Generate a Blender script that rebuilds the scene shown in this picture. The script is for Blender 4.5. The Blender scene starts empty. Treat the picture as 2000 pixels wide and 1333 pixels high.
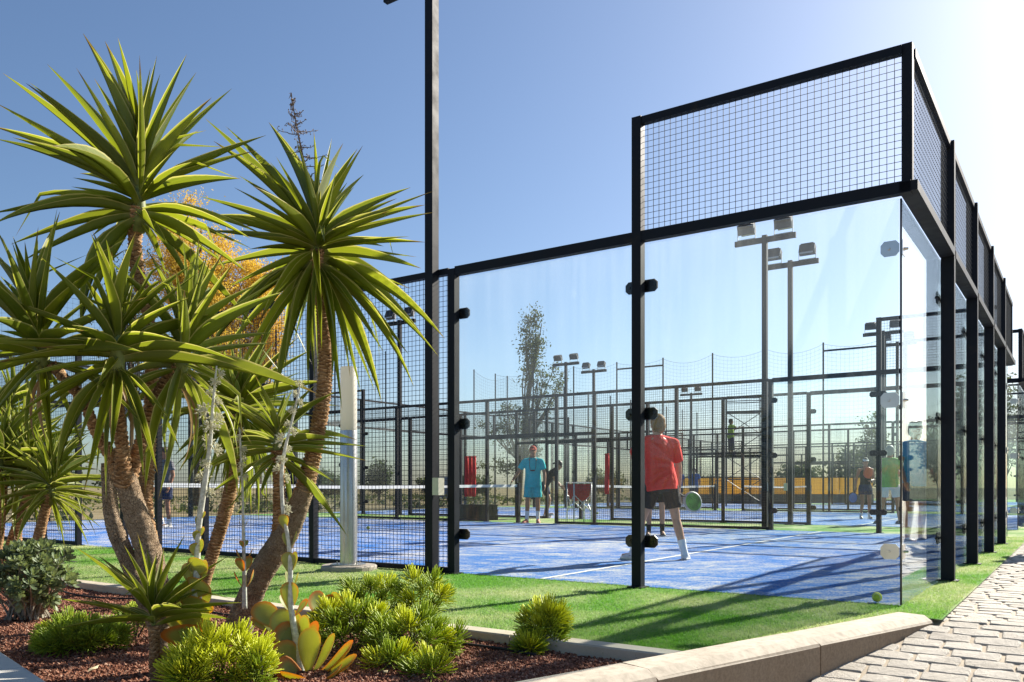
import bpy, math, random
import numpy as np
from mathutils import Vector, Matrix, Quaternion

# ------------------------------------------------------------------ camera, sky, sun, exposure
SC = bpy.context.scene
COL = SC.collection
F, CX, YH, CH = 1626.6, 1000.0, 952.0, 0.853        # focal (px of a 2000 px wide picture), horizon row, eye height
cam_d = bpy.data.cameras.new('camera'); cam = bpy.data.objects.new('camera', cam_d); COL.objects.link(cam)
cam_d.sensor_width = 36.0; cam_d.lens = F / 2000 * 36.0
cam_d.shift_y = (YH - 666.5) / 2000.0
cam_d.clip_start = 0.05; cam_d.clip_end = 3000
cam.location = (0, 0, CH); cam.rotation_euler = (math.pi / 2, 0, 0)
SC.camera = cam
SUN_AZ, SUN_EL = math.radians(48.5), math.radians(32.0)      # azimuth measured from +Y towards +X
world = bpy.data.worlds.new('World'); SC.world = world; world.use_nodes = True
wn = world.node_tree; wn.nodes.clear()
sky = wn.nodes.new('ShaderNodeTexSky'); sky.sky_type = 'NISHITA'; sky.sun_disc = False
sky.sun_elevation = SUN_EL; sky.sun_rotation = SUN_AZ
sky.altitude = 50; sky.air_density = 1.0; sky.dust_density = 1.2; sky.ozone_density = 4.5
bg = wn.nodes.new('ShaderNodeBackground'); bg.inputs[1].default_value = 0.057
wo = wn.nodes.new('ShaderNodeOutputWorld')
wn.links.new(sky.outputs[0], bg.inputs[0]); wn.links.new(bg.outputs[0], wo.inputs[0])
sun_d = bpy.data.lights.new('sun', 'SUN'); sun_d.energy = 5.0; sun_d.angle = math.radians(0.5); sun_d.color = (1.0, 0.93, 0.82)
sun = bpy.data.objects.new('sun', sun_d); COL.objects.link(sun)
sdir = Vector((math.sin(SUN_AZ) * math.cos(SUN_EL), math.cos(SUN_AZ) * math.cos(SUN_EL), math.sin(SUN_EL)))
sun.rotation_euler = sdir.to_track_quat('Z', 'Y').to_euler(); sun.location = sdir * 60
SC.view_settings.view_transform = 'Standard'; SC.view_settings.look = 'None'
SC.view_settings.gamma = 1.0; SC.view_settings.use_curve_mapping = False
SC.view_settings.exposure = 1.3
SC.render.engine = 'CYCLES'
SC.cycles.max_bounces = 10; SC.cycles.transparent_max_bounces = 48
SC.cycles.caustics_reflective = False; SC.cycles.caustics_refractive = False
SC.cycles.sample_clamp_indirect = 6.0

rnd = random.Random(7)
PI = math.pi
R_ = math.radians

# ------------------------------------------------------------------ the court frame: R along the back wall, L along the side wall
YAW = 0.6013
OX, OY = 2.786, 5.971
ROT = PI / 2 - YAW
RD = Vector((math.sin(YAW), math.cos(YAW), 0)); LD = Vector((-math.cos(YAW), math.sin(YAW), 0))
def W(L, R, z=0.0): return Vector((OX, OY, z)) + RD * R + LD * L
def toLR(p):
    dx, dy = p[0] - OX, p[1] - OY
    return (-math.cos(YAW) * dx + math.sin(YAW) * dy, math.sin(YAW) * dx + math.cos(YAW) * dy)
def PX(px, py, d):                                   # photo pixel at a given distance
    return Vector(((px - CX) / F * d, d, CH - (py - YH) / F * d))
def GR(px, py, z=0.0):                               # photo pixel on the ground at height z
    return PX(px, py, (CH - z) * F / (py - YH))
def proj(p): return (CX + F * p[0] / p[1], YH + F * (CH - p[2]) / p[1])
PATH_DROP = 0.014
def path_z(R): return path_z0(R) - PATH_DROP
def path_z0(R):                                       # the paving is level beside the court and ramps down towards the photographer
    if R > -0.35: return 0.0
    t = -0.35 - R
    z = -0.118 * t * (min(t, 0.5) / 0.5 * 0.5 + 0.5) if t < 0.5 else -0.118 * t
    return max(z, -0.78)

# ------------------------------------------------------------------ mesh collector and object helpers
class MB:
    def __init__(s): s.v = []; s.f = []; s.smooth = False
    def add(s, vs, fs):
        o = len(s.v); s.v.extend([tuple(p) for p in vs]); s.f.extend([tuple(i + o for i in q) for q in fs]); return s
    def box(s, c, size, M=None):
        x, y, z = [k / 2 for k in size]; c = Vector(c)
        vs = [Vector((i * x, j * y, k * z)) for i in (-1, 1) for j in (-1, 1) for k in (-1, 1)]
        vs = [c + (M @ p if M is not None else p) for p in vs]
        return s.add(vs, [(0, 1, 3, 2), (4, 6, 7, 5), (0, 4, 5, 1), (2, 3, 7, 6), (0, 2, 6, 4), (1, 5, 7, 3)])
    def bar(s, p, q, w, h, up=(0, 0, 1)):            # box beam from p to q, w across, h along up
        p, q = Vector(p), Vector(q); d = (q - p).normalized(); u = Vector(up)
        x = d.cross(u)
        if x.length < 1e-4: x = d.cross(Vector((0, 1, 0)))
        x.normalize(); u = x.cross(d)
        vs = []
        for e in (p, q):
            for a, b in ((-1, -1), (1, -1), (1, 1), (-1, 1)): vs.append(e + x * (a * w / 2) + u * (b * h / 2))
        return s.add(vs, [(0, 1, 2, 3), (4, 7, 6, 5), (0, 4, 5, 1), (1, 5, 6, 2), (2, 6, 7, 3), (3, 7, 4, 0)])
    def wire(s, p, q, r):                             # open square prism
        p, q = Vector(p), Vector(q); d = (q - p).normalized()
        x = d.cross(Vector((0.3, 0.2, 0.93))); 
        if x.length < 1e-3: x = d.cross(Vector((1, 0, 0)))
        x.normalize(); u = x.cross(d)
        vs = []
        for e in (p, q):
            for a, b in ((-1, 0), (0, -1), (1, 0), (0, 1)): vs.append(e + x * (a * r) + u * (b * r))
        return s.add(vs, [(0, 4, 5, 1), (1, 5, 6, 2), (2, 6, 7, 3), (3, 7, 4, 0)])
    def tube(s, pts, rad, n=8, caps=True, ref=(0.31, 0.9, 0.2)):
        pts = [Vector(p) for p in pts]; m = len(pts)
        if not hasattr(rad, '__len__'): rad = [rad] * m
        vs = []; x = None
        for i, p in enumerate(pts):
            d = (pts[min(i + 1, m - 1)] - pts[max(i - 1, 0)]).normalized()
            if x is None:
                x = d.cross(Vector(ref))
                if x.length < 1e-3: x = d.cross(Vector((1, 0, 0)))
            else: x = x - d * x.dot(d)
            x.normalize(); y = d.cross(x)
            for k in range(n):
                a = 2 * PI * k / n; vs.append(p + (x * math.cos(a) + y * math.sin(a)) * rad[i])
        fs = []
        for i in range(m - 1):
            for k in range(n):
                k2 = (k + 1) % n; fs.append((i * n + k, i * n + k2, (i + 1) * n + k2, (i + 1) * n + k))
        if caps: fs.append(tuple(range(n - 1, -1, -1))); fs.append(tuple(range((m - 1) * n, m * n)))
        return s.add(vs, fs)
    def prism(s, poly, z0, z1):                       # vertical prism over a ccw polygon
        n = len(poly); vs = [(p[0], p[1], z0) for p in poly] + [(p[0], p[1], z1) for p in poly]
        fs = [tuple(range(n - 1, -1, -1)), tuple(range(n, 2 * n))] + [(i, (i + 1) % n, n + (i + 1) % n, n + i) for i in range(n)]
        return s.add(vs, fs)
    def ell(s, c, r, M=None, n=14, m=9):              # closed ellipsoid
        c = Vector(c); vs = []
        top = Vector((0, 0, r[2])); bot = -top
        def T(p): return c + (M @ p if M is not None else p)
        vs.append(T(bot))
        for i in range(1, m):
            t = -PI / 2 + PI * i / m
            for k in range(n):
                a = 2 * PI * k / n; vs.append(T(Vector((r[0] * math.cos(t) * math.cos(a), r[1] * math.cos(t) * math.sin(a), r[2] * math.sin(t)))))
        vs.append(T(top)); fs = []
        for k in range(n):
            fs.append((0, 1 + (k + 1) % n, 1 + k)); e = 1 + (m - 2) * n
            fs.append((e + k, e + (k + 1) % n, len(vs) - 1))
        for i in range(m - 2):
            for k in range(n):
                a, b = 1 + i * n + k, 1 + i * n + (k + 1) % n
                fs.append((a, b, b + n, a + n))
        return s.add(vs, fs)
    def caps(s, p, q, r0, r1, n=12):                  # closed tapered capsule
        p, q = Vector(p), Vector(q); d = q - p; L = d.length
        if L < 1e-5: return s.ell(p, (r0,) * 3)
        d.normalize(); pts = []; rad = []
        for t in (-88, -60, -30): pts.append(p + d * (r0 * math.sin(R_(t)))); rad.append(r0 * math.cos(R_(t)))
        for k in (0.0, 0.33, 0.67, 1.0): pts.append(p + d * (L * k)); rad.append(r0 + (r1 - r0) * k)
        for t in (30, 60, 88): pts.append(q + d * (r1 * math.sin(R_(t)))); rad.append(r1 * math.cos(R_(t)))
        return s.tube(pts, rad, n)
    def loft(s, rings, n=16):                         # rings: (centre, xaxis vector, yaxis vector), closed flat ends
        vs = []
        for c, x, y in rings:
            for k in range(n):
                a = 2 * PI * k / n; vs.append(Vector(c) + Vector(x) * math.cos(a) + Vector(y) * math.sin(a))
        m = len(rings); fs = []
        for i in range(m - 1):
            for k in range(n):
                k2 = (k + 1) % n; fs.append((i * n + k, i * n + k2, (i + 1) * n + k2, (i + 1) * n + k))
        fs.append(tuple(range(n - 1, -1, -1))); fs.append(tuple(range((m - 1) * n, m * n)))
        return s.add(vs, fs)
    def mesh(s, name, mat):
        me = bpy.data.meshes.new(name); me.from_pydata(s.v, [], s.f); me.materials.append(mat)
        if s.smooth: me.polygons.foreach_set('use_smooth', [True] * len(me.polygons))
        if getattr(s, 'scar', None):
            a = me.attributes.new('scar', 'FLOAT', 'POINT'); a.data.foreach_set('value', s.scar)
        me.update(); return me
    def build(s, name, mat, parent=None, smooth=False, kind=None, label=None):
        s.smooth = smooth
        return link(name, s.mesh(name, mat), parent, kind=kind, label=label)

def link(name, data, parent=None, M=None, kind=None, label=None):
    o = bpy.data.objects.new(name, data); COL.objects.link(o)
    if parent is not None: o.parent = parent
    if M is not None: o.matrix_basis = M
    if kind: o['kind'] = kind
    if label: o['label'] = label
    return o
def thing(name, label, cat, loc=(0, 0, 0), rz=0.0, group=None):
    o = bpy.data.objects.new(name, None); COL.objects.link(o); o.empty_display_size = 0.1
    o.location = loc; o.rotation_euler = (0, 0, rz); return tag(o, label, cat, group)
def tag(o, label, cat, group=None):
    o['label'] = label; o['category'] = cat
    if group: o['group'] = group
    return o
def structure(o): o['kind'] = 'structure'; return o
def smooth_angle(o, ang=40):
    me = o.data; me.polygons.foreach_set('use_smooth', [True] * len(me.polygons))
    me.set_sharp_from_angle(angle=R_(ang))
def frame(y, z_hint):                                 # rotation with local Y along y and Z near z_hint
    y = Vector(y).normalized(); x = y.cross(Vector(z_hint))
    if x.length < 1e-4: x = y.cross(Vector((0.3, 0.5, 0.8)))
    x.normalize(); z = x.cross(y)
    return Matrix(((x.x, y.x, z.x), (x.y, y.y, z.y), (x.z, y.z, z.z)))

# ------------------------------------------------------------------ materials
class NT:
    def __init__(s, name):
        s.m = bpy.data.materials.new(name); s.m.use_nodes = True; s.t = s.m.node_tree
        s.b = s.t.nodes['Principled BSDF']; s.out = s.t.nodes['Material Output']; s._tc = None
    def n(s, t, **k):
        o = s.t.nodes.new(t)
        for a, v in k.items(): setattr(o, a, v)
        return o
    def l(s, a, b): s.t.links.new(a, b)
    def tc(s, kind='Object'):
        if s._tc is None: s._tc = s.n('ShaderNodeTexCoord')
        return s._tc.outputs[kind]
    def map(s, scale=(1, 1, 1), kind='Object', rot=(0, 0, 0)):
        m = s.n('ShaderNodeMapping'); m.inputs['Scale'].default_value = scale; m.inputs['Rotation'].default_value = rot
        s.l(s.tc(kind), m.inputs[0]); return m.outputs[0]
    def world_map(s, scale=(1, 1, 1), rot=(0, 0, 0)):
        g = s.n('ShaderNodeNewGeometry'); m = s.n('ShaderNodeMapping'); m.inputs['Scale'].default_value = scale; m.inputs['Rotation'].default_value = rot
        s.l(g.outputs['Position'], m.inputs[0]); return m.outputs[0]
    def noise(s, vec, scale, detail=4, rough=0.55, dist=0.0):
        n = s.n('ShaderNodeTexNoise'); n.inputs['Scale'].default_value = scale; n.inputs['Detail'].default_value = detail
        n.inputs['Roughness'].default_value = rough; n.inputs['Distortion'].default_value = dist
        if vec is not None: s.l(vec, n.inputs['Vector'])
        return n.outputs['Fac']
    def ramp(s, fac, stops):
        r = s.n('ShaderNodeValToRGB'); e = r.color_ramp.elements
        while len(e) < len(stops): e.new(0.5)
        for el, (p, c) in zip(e, stops):
            el.position = p; el.color = (c[0], c[1], c[2], 1) if hasattr(c, '__len__') else (c, c, c, 1)
        s.l(fac, r.inputs[0]); return r.outputs[0]
    def mix(s, fac, a, b, blend='MIX'):
        m = s.n('ShaderNodeMix', data_type='RGBA', blend_type=blend)
        for inp, v in ((m.inputs[0], fac), (m.inputs[6], a), (m.inputs[7], b)):
            if hasattr(v, 'is_output') or isinstance(v, bpy.types.NodeSocket): s.l(v, inp)
            elif hasattr(v, '__len__'): inp.default_value = (v[0], v[1], v[2], 1)
            else: inp.default_value = v
        return m.outputs[2]
    def math(s, op, a, b=0.0):
        m = s.n('ShaderNodeMath', operation=op)
        for inp, v in zip(m.inputs, (a, b)):
            if isinstance(v, bpy.types.NodeSocket): s.l(v, inp)
            else: inp.default_value = v
        return m.outputs[0]
    def attr(s, name):
        a = s.n('ShaderNodeAttribute'); a.attribute_name = name; return a.outputs['Fac']
    def rand(s):
        return s.n('ShaderNodeObjectInfo').outputs['Random']
    def bump(s, h, strength=0.3, dist=0.01):
        b = s.n('ShaderNodeBump'); b.inputs['Strength'].default_value = strength; b.inputs['Distance'].default_value = dist
        s.l(h, b.inputs['Height']); s.l(b.outputs[0], s.b.inputs['Normal']); return b
    def base(s, c):
        i = s.b.inputs['Base Color']
        if isinstance(c, bpy.types.NodeSocket): s.l(c, i)
        else: i.default_value = (c[0], c[1], c[2], 1)
    def set(s, rough=None, metal=None, spec=None):
        if rough is not None: s.b.inputs['Roughness'].default_value = rough
        if metal is not None: s.b.inputs['Metallic'].default_value = metal
        if spec is not None: s.b.inputs['Specular IOR Level'].default_value = spec
        return s
    def translucent(s, col, fac):
        t = s.n('ShaderNodeBsdfTranslucent'); mx = s.n('ShaderNodeMixShader'); mx.inputs[0].default_value = fac
        if isinstance(col, bpy.types.NodeSocket): s.l(col, t.inputs[0])
        else: t.inputs[0].default_value = (col[0], col[1], col[2], 1)
        s.l(s.b.outputs[0], mx.inputs[1]); s.l(t.outputs[0], mx.inputs[2]); s.l(mx.outputs[0], s.out.inputs[0])

def simple(name, c, rough=0.6, metal=0.0, var=0.12, nscale=30, bump=0.0, spec=0.5):
    t = NT(name); t.set(rough, metal, spec)
    v = t.map(); n = t.noise(v, nscale)
    dark = [k * (1 - var) for k in c]; lite = [min(1, k * (1 + var)) for k in c]
    t.base(t.ramp(n, [(0.3, dark), (0.7, lite)]))
    if bump: t.bump(n, bump, 0.004)
    return t.m

M = {}
def mk_black_steel():
    t = NT('black_powder_coat'); t.set(0.55, 0.0, 0.2)
    v = t.world_map(); n = t.noise(v, 6, 5); n2 = t.noise(v, 160, 2)
    c = t.ramp(n, [(0.3, (0.004, 0.006, 0.011)), (0.62, (0.007, 0.009, 0.015)), (0.8, (0.024, 0.022, 0.020))])
    t.base(c); t.l(t.ramp(n, [(0.3, 0.48), (0.75, 0.7)]), t.b.inputs['Roughness'])
    t.bump(n2, 0.12, 0.001); return t.m
M['steel'] = mk_black_steel()
M['wire'] = simple('black_wire_coating', (0.012, 0.012, 0.014), 0.5, 0, 0.1)
M['clip'] = simple('black_clamp_steel', (0.010, 0.010, 0.012), 0.3, 0, 0.2)
M['bolt'] = simple('zinc_bolt', (0.45, 0.44, 0.42), 0.35, 0.9, 0.1)
def mk_glass():
    t = NT('tempered_glass')
    lw = t.n('ShaderNodeLayerWeight'); lw.inputs[0].default_value = 0.5
    p5 = t.math('POWER', lw.outputs['Facing'], 4.2)
    fr = t.math('ADD', t.math('MULTIPLY', p5, 0.8), 0.016)
    tr = t.n('ShaderNodeBsdfTransparent'); tr.inputs[0].default_value = (0.958, 0.986, 0.981, 1)
    gl = t.n('ShaderNodeBsdfGlossy'); gl.inputs['Roughness'].default_value = 0.0; gl.inputs[0].default_value = (0.95, 0.98, 0.97, 1)
    m1 = t.n('ShaderNodeMixShader'); t.l(fr, m1.inputs[0]); t.l(tr.outputs[0], m1.inputs[1]); t.l(gl.outputs[0], m1.inputs[2])
    # a thin film of dust and dried runs, brightest where water ran down
    v = t.world_map((9, 9, 0.35)); n = t.noise(v, 1.6, 6, 0.65)
    n2 = t.noise(t.world_map((1, 1, 0.8)), 1.1, 3)
    d = t.math('MULTIPLY', t.ramp(n, [(0.30, 0.3), (0.74, 1.0)]), t.ramp(n2, [(0.3, 0.45), (0.65, 1.0)]))
    g = t.n('ShaderNodeNewGeometry'); sz = t.n('ShaderNodeSeparateXYZ'); t.l(g.outputs['Position'], sz.inputs[0])      # the film is thickest under the rail, where rain never rinses it
    d = t.math('MULTIPLY', d, t.math('MULTIPLY', t.ramp(t.math('MULTIPLY', sz.outputs[2], 0.3), [(0.32, 0.10), (0.66, 0.7), (0.9, 1.0)]), 0.05))
    vb = t.n('ShaderNodeTexVoronoi'); vb.inputs['Scale'].default_value = 1.7; t.l(t.world_map(), vb.inputs['Vector'])      # ball marks
    d = t.math('ADD', d, t.math('MULTIPLY', t.ramp(t.math('ADD', vb.outputs['Distance'], t.math('MULTIPLY', t.noise(t.world_map(), 30, 3), 0.06)), [(0.06, 0.012), (0.10, 0.0)]), 1.0))
    df = t.n('ShaderNodeBsdfTranslucent'); df.inputs[0].default_value = (0.8, 0.82, 0.8, 1)
    m2 = t.n('ShaderNodeMixShader'); t.l(d, m2.inputs[0]); t.l(m1.outputs[0], m2.inputs[1]); t.l(df.outputs[0], m2.inputs[2])
    t.l(m2.outputs[0], t.out.inputs[0]); return t.m
M['glass'] = mk_glass()
def mk_court():
    t = NT('blue_sanded_turf'); t.set(0.95, 0, 0.15)
    v = t.world_map(); vs = t.world_map((1, 1, 1), (0, 0, ROT))
    big = t.noise(vs, 0.45, 3); 
    st = t.n('ShaderNodeMapping'); st.inputs['Scale'].default_value = (1.0, 1.7, 1); st.inputs['Rotation'].default_value = (0, 0, 0.15)
    t.l(v, st.inputs[0]); streak = t.noise(st.outputs[0], 2.6, 8, 0.72, 0.6)
    fine = t.noise(v, 210, 2); mid = t.noise(v, 46, 3, 0.7)
    sand = t.math('ADD', t.math('ADD', t.math('MULTIPLY', streak, 0.7), t.math('MULTIPLY', big, 0.34)), t.math('ADD', t.math('MULTIPLY', mid, 0.50), t.math('MULTIPLY', fine, 0.45)))
    blue = t.ramp(fine, [(0.25, (0.008, 0.080, 0.31)), (0.75, (0.022, 0.175, 0.54))])
    c = t.mix(t.ramp(t.math('MULTIPLY', sand, 0.5), [(0.478, 0.0), (0.575, 0.9)]), blue, (0.60, 0.56, 0.45))
    t.base(c); t.bump(t.math('ADD', fine, mid), 0.6, 0.01); return t.m
M['court'] = mk_court()
def mk_turf():
    t = NT('green_artificial_turf'); t.set(0.9, 0, 0.2)
    v = t.world_map(); big = t.noise(v, 0.7, 5, 0.6, 0.4); fine = t.noise(v, 170, 3); mid = t.noise(v, 18, 4)
    g = t.ramp(fine, [(0.25, (0.045, 0.15, 0.012)), (0.75, (0.12, 0.31, 0.030))])
    c = t.mix(t.math('MULTIPLY', t.ramp(t.math('ADD', big, t.math('MULTIPLY', mid, 0.3)), [(0.54, 0.0), (0.78, 1.0)]), 0.65), g, (0.60, 0.56, 0.33))
    t.base(c); t.bump(fine, 0.8, 0.012); return t.m
M['turf'] = mk_turf()
def mk_blade():
    t = NT('green_turf_fibre'); t.set(0.55, 0, 0.3)
    v = t.world_map(); big = t.noise(v, 0.7, 5, 0.6, 0.4); mid = t.noise(v, 18, 4); f = t.noise(v, 300, 1)
    g = t.ramp(f, [(0.3, (0.085, 0.24, 0.018)), (0.7, (0.21, 0.45, 0.045))])
    c = t.mix(t.math('MULTIPLY', t.ramp(t.math('ADD', big, t.math('MULTIPLY', mid, 0.3)), [(0.54, 0.0), (0.78, 1.0)]), 0.6), g, (0.60, 0.57, 0.30))
    t.base(c); t.translucent(c, 0.5); return t.m
M['blade'] = mk_blade()
def mk_concrete(name, a, b, bump=0.35, streak=False):
    t = NT(name); t.set(0.85, 0, 0.3)
    v = t.world_map(); n = t.noise(v, 3.5, 7, 0.65); f = t.noise(v, 60, 5, 0.7)
    vo = t.n('ShaderNodeTexVoronoi'); vo.inputs['Scale'].default_value = 46; t.l(v, vo.inputs['Vector'])
    pit = t.ramp(vo.outputs['Distance'], [(0.05, 0.0), (0.2, 1.0)])
    pitmask = t.ramp(t.noise(v, 9, 3), [(0.55, 1.0), (0.66, 0.0)])
    pit = t.math('MAXIMUM', pit, pitmask)
    c = t.ramp(t.math('ADD', t.math('MULTIPLY', n, 0.7), t.math('MULTIPLY', f, 0.3)), [(0.33, a), (0.66, b)])
    if streak:
        c = t.mix(t.ramp(t.noise(t.world_map((14, 14, 0.7)), 1.5, 5), [(0.45, 0.0), (0.75, 0.55)]), c, [k * 0.5 for k in a])
    c = t.mix(t.math('MULTIPLY', t.math('SUBTRACT', 1.0, pit), 0.6), c, [k * 0.4 for k in a])
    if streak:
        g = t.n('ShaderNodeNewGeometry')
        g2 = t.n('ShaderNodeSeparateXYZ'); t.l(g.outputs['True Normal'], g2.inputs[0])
        c = t.mix(t.ramp(g2.outputs[2], [(0.2, 0.75), (0.6, 0.0)]), c, t.ramp(f, [(0.3, (0.16, 0.10, 0.055)), (0.7, (0.30, 0.20, 0.12))]))  # upright faces browner: soil stain, plus the kerb's shaded side put into the colour
    t.base(c); t.bump(t.math('ADD', t.math('MULTIPLY', f, 0.5), pit), bump, 0.006); return t.m
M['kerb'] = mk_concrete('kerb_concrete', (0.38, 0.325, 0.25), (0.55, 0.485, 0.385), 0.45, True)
M['edging'] = mk_concrete('edging_concrete', (0.42, 0.36, 0.27), (0.56, 0.49, 0.38), 0.4)
M['pad'] = mk_concrete('pad_concrete', (0.27, 0.24, 0.2), (0.42, 0.38, 0.31), 0.5)
def mk_paver():
    t = NT('stamped_paver'); t.set(0.8, 0, 0.35)
    v = t.world_map(); n = t.noise(v, 5, 6, 0.6); f = t.noise(t.world_map((1, 1, 1), (0, 0, -ROT)), 34, 6, 0.75, 0.8)
    c = t.ramp(t.math('ADD', t.math('MULTIPLY', n, 0.6), t.math('MULTIPLY', f, 0.4)), [(0.34, (0.25, 0.22, 0.175)), (0.5, (0.43, 0.39, 0.325)), (0.68, (0.55, 0.51, 0.43))])
    c = t.mix(0.28, c, t.ramp(t.rand(), [(0.0, (0.32, 0.285, 0.235)), (1.0, (0.56, 0.52, 0.445))]))
    t.base(c); t.bump(t.math('ADD', f, t.math('MULTIPLY', n, 0.5)), 0.75, 0.02); return t.m
M['paver'] = mk_paver()
M['bedding'] = mk_concrete('path_mortar', (0.30, 0.24, 0.17), (0.44, 0.37, 0.27), 0.5)
def mk_ground():
    t = NT('dry_ground'); t.set(0.95, 0, 0.1)
    v = t.world_map(); n = t.noise(v, 0.12, 7, 0.65); f = t.noise(v, 3, 6, 0.7)
    c = t.ramp(t.math('ADD', t.math('MULTIPLY', n, 0.65), t.math('MULTIPLY', f, 0.35)), [(0.36, (0.085, 0.085, 0.03)), (0.5, (0.21, 0.16, 0.085)), (0.64, (0.29, 0.22, 0.13))])
    t.base(c); t.bump(f, 0.5, 0.05); return t.m
M['ground'] = mk_ground()
def mk_soil():
    t = NT('lava_gravel_bed'); t.set(0.95, 0, 0.2)
    v = t.world_map(); vo = t.n('ShaderNodeTexVoronoi'); vo.inputs['Scale'].default_value = 95; t.l(v, vo.inputs['Vector'])
    n = t.noise(v, 2.5, 4)
    c = t.mix(0.5, vo.outputs['Color'], t.ramp(n, [(0.35, (0.5, 0.5, 0.5)), (0.65, (0.7, 0.7, 0.7))]))
    bw = t.n('ShaderNodeRGBToBW'); t.l(c, bw.inputs[0])
    t.base(t.ramp(bw.outputs[0], [(0.3, (0.09, 0.036, 0.022)), (0.55, (0.22, 0.085, 0.05)), (0.75, (0.34, 0.15, 0.10))]))
    t.bump(vo.outputs['Distance'], 1.0, 0.012); return t.m
M['soil'] = mk_soil()
def mk_stone():
    t = NT('lava_gravel_stone'); t.set(0.95, 0, 0.15)
    v = t.world_map(); vo = t.n('ShaderNodeTexVoronoi'); vo.inputs['Scale'].default_value = 70; t.l(v, vo.inputs['Vector'])
    bw = t.n('ShaderNodeRGBToBW'); t.l(vo.outputs['Color'], bw.inputs[0])
    t.base(t.ramp(bw.outputs[0], [(0.15, (0.10, 0.042, 0.028)), (0.45, (0.25, 0.10, 0.06)), (0.7, (0.35, 0.16, 0.10)), (0.9, (0.46, 0.29, 0.21))]))
    t.bump(t.noise(v, 240, 3), 0.8, 0.004); return t.m
M['stone'] = mk_stone()
def mk_leaf(name, dark, lite, edge, tr=0.45, trcol=None, tipc=None):
    t = NT(name); t.set(0.38, 0, 0.45)
    e = t.attr('edge'); al = t.attr('along'); r = t.rand()
    v = t.map((60, 1.2, 1)); st = t.noise(v, 1.0, 3)
    c = t.mix(r, dark, lite); c = t.mix(t.math('MULTIPLY', t.ramp(st, [(0.35, 0.0), (0.7, 1.0)]), 0.35), c, [k * 1.5 for k in lite])
    c = t.mix(t.ramp(e, [(0.86, 0.0), (0.95, 1.0)]), c, edge)
    if tipc:
        brown = t.math('ADD', al, t.math('MULTIPLY', t.ramp(r, [(0.55, 0.0), (1.0, 1.0)]), t.math('MULTIPLY', st, 0.22)))
        c = t.mix(t.ramp(brown, [(0.95, 0.0), (1.0, 0.9)]), c, tipc)
    c = t.mix(t.ramp(al, [(0.0, 0.55), (0.10, 0.0)]), c, (0.42, 0.42, 0.18))
    t.base(c); t.translucent(t.mix(0.5, c, trcol or (0.20, 0.26, 0.02), 'ADD'), tr); t.l(t.ramp(st, [(0.3, 0.3), (0.7, 0.5)]), t.b.inputs['Roughness'])
    return t.m
M['yucca'] = mk_leaf('yucca_leaf', (0.062, 0.100, 0.009), (0.190, 0.225, 0.015), (0.48, 0.44, 0.13), 0.48, (0.19, 0.19, 0.002), (0.16, 0.08, 0.035))
M['yucca_light'] = mk_leaf('variegated_yucca_leaf', (0.095, 0.140, 0.014), (0.200, 0.240, 0.022), (0.52, 0.47, 0.17), 0.40, (0.18, 0.19, 0.005), (0.18, 0.09, 0.04))
M['yucca_dry'] = mk_leaf('dry_yucca_leaf', (0.24, 0.14, 0.06), (0.36, 0.25, 0.12), (0.4, 0.3, 0.15), 0.25, (0.1, 0.06, 0.01))
def mk_bark(name, a, b, c3, scars=False, cracks=False):
    t = NT(name); t.set(0.92, 0, 0.15)
    v = t.map(); n = t.noise(v, 14, 5, 0.65, 0.5); f = t.noise(t.map((1, 1, 2.2)), 70, 5, 0.75)
    h = f; c = t.ramp(t.math('ADD', t.math('MULTIPLY', n, 0.5), t.math('MULTIPLY', f, 0.5)), [(0.34, a), (0.5, b), (0.66, c3)])
    if scars:
        sc = t.attr('scar'); c = t.mix(t.ramp(sc, [(0.0, 1.0), (0.30, 0.0), (1.0, 0.0)]), c, [k * 0.3 for k in a])
        c = t.mix(t.ramp(sc, [(0.74, 0.0), (0.88, 0.9), (1.0, 0.7)]), c, [min(1, k * 1.5) for k in c3])
    if cracks:
        vo = t.n('ShaderNodeTexVoronoi', feature='DISTANCE_TO_EDGE'); vo.inputs['Scale'].default_value = 105
        mp = t.n('ShaderNodeMapping'); mp.inputs['Scale'].default_value = (1, 1, 0.42); nz = t.n('ShaderNodeTexNoise'); nz.inputs['Scale'].default_value = 18
        t.l(v, nz.inputs['Vector']); ad = t.n('ShaderNodeMix', data_type='RGBA', blend_type='ADD'); ad.inputs[0].default_value = 0.03
        t.l(v, ad.inputs[6]); t.l(nz.outputs['Color'], ad.inputs[7]); t.l(ad.outputs[2], mp.inputs[0]); t.l(mp.outputs[0], vo.inputs['Vector'])
        cr = t.ramp(vo.outputs['Distance'], [(0.0, 1.0), (0.09, 0.0)]); c = t.mix(t.math('MULTIPLY', cr, 0.55), c, [k * 0.4 for k in a]); h = t.math('SUBTRACT', f, t.math('MULTIPLY', cr, 0.7))
    t.base(c); t.bump(h, 1.0, 0.014); return t.m
M['bark'] = mk_bark('yucca_bark', (0.14, 0.07, 0.03), (0.38, 0.21, 0.10), (0.58, 0.39, 0.22), True)
M['bark_grey'] = mk_bark('old_yucca_bark', (0.19, 0.125, 0.075), (0.43, 0.31, 0.20), (0.60, 0.47, 0.33), False, True)
M['treebark'] = mk_bark('tree_bark', (0.045, 0.034, 0.024), (0.095, 0.072, 0.05), (0.15, 0.12, 0.09))
M['fibre'] = simple('bark_fibre', (0.42, 0.28, 0.16), 0.9, 0, 0.3, 90)
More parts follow.
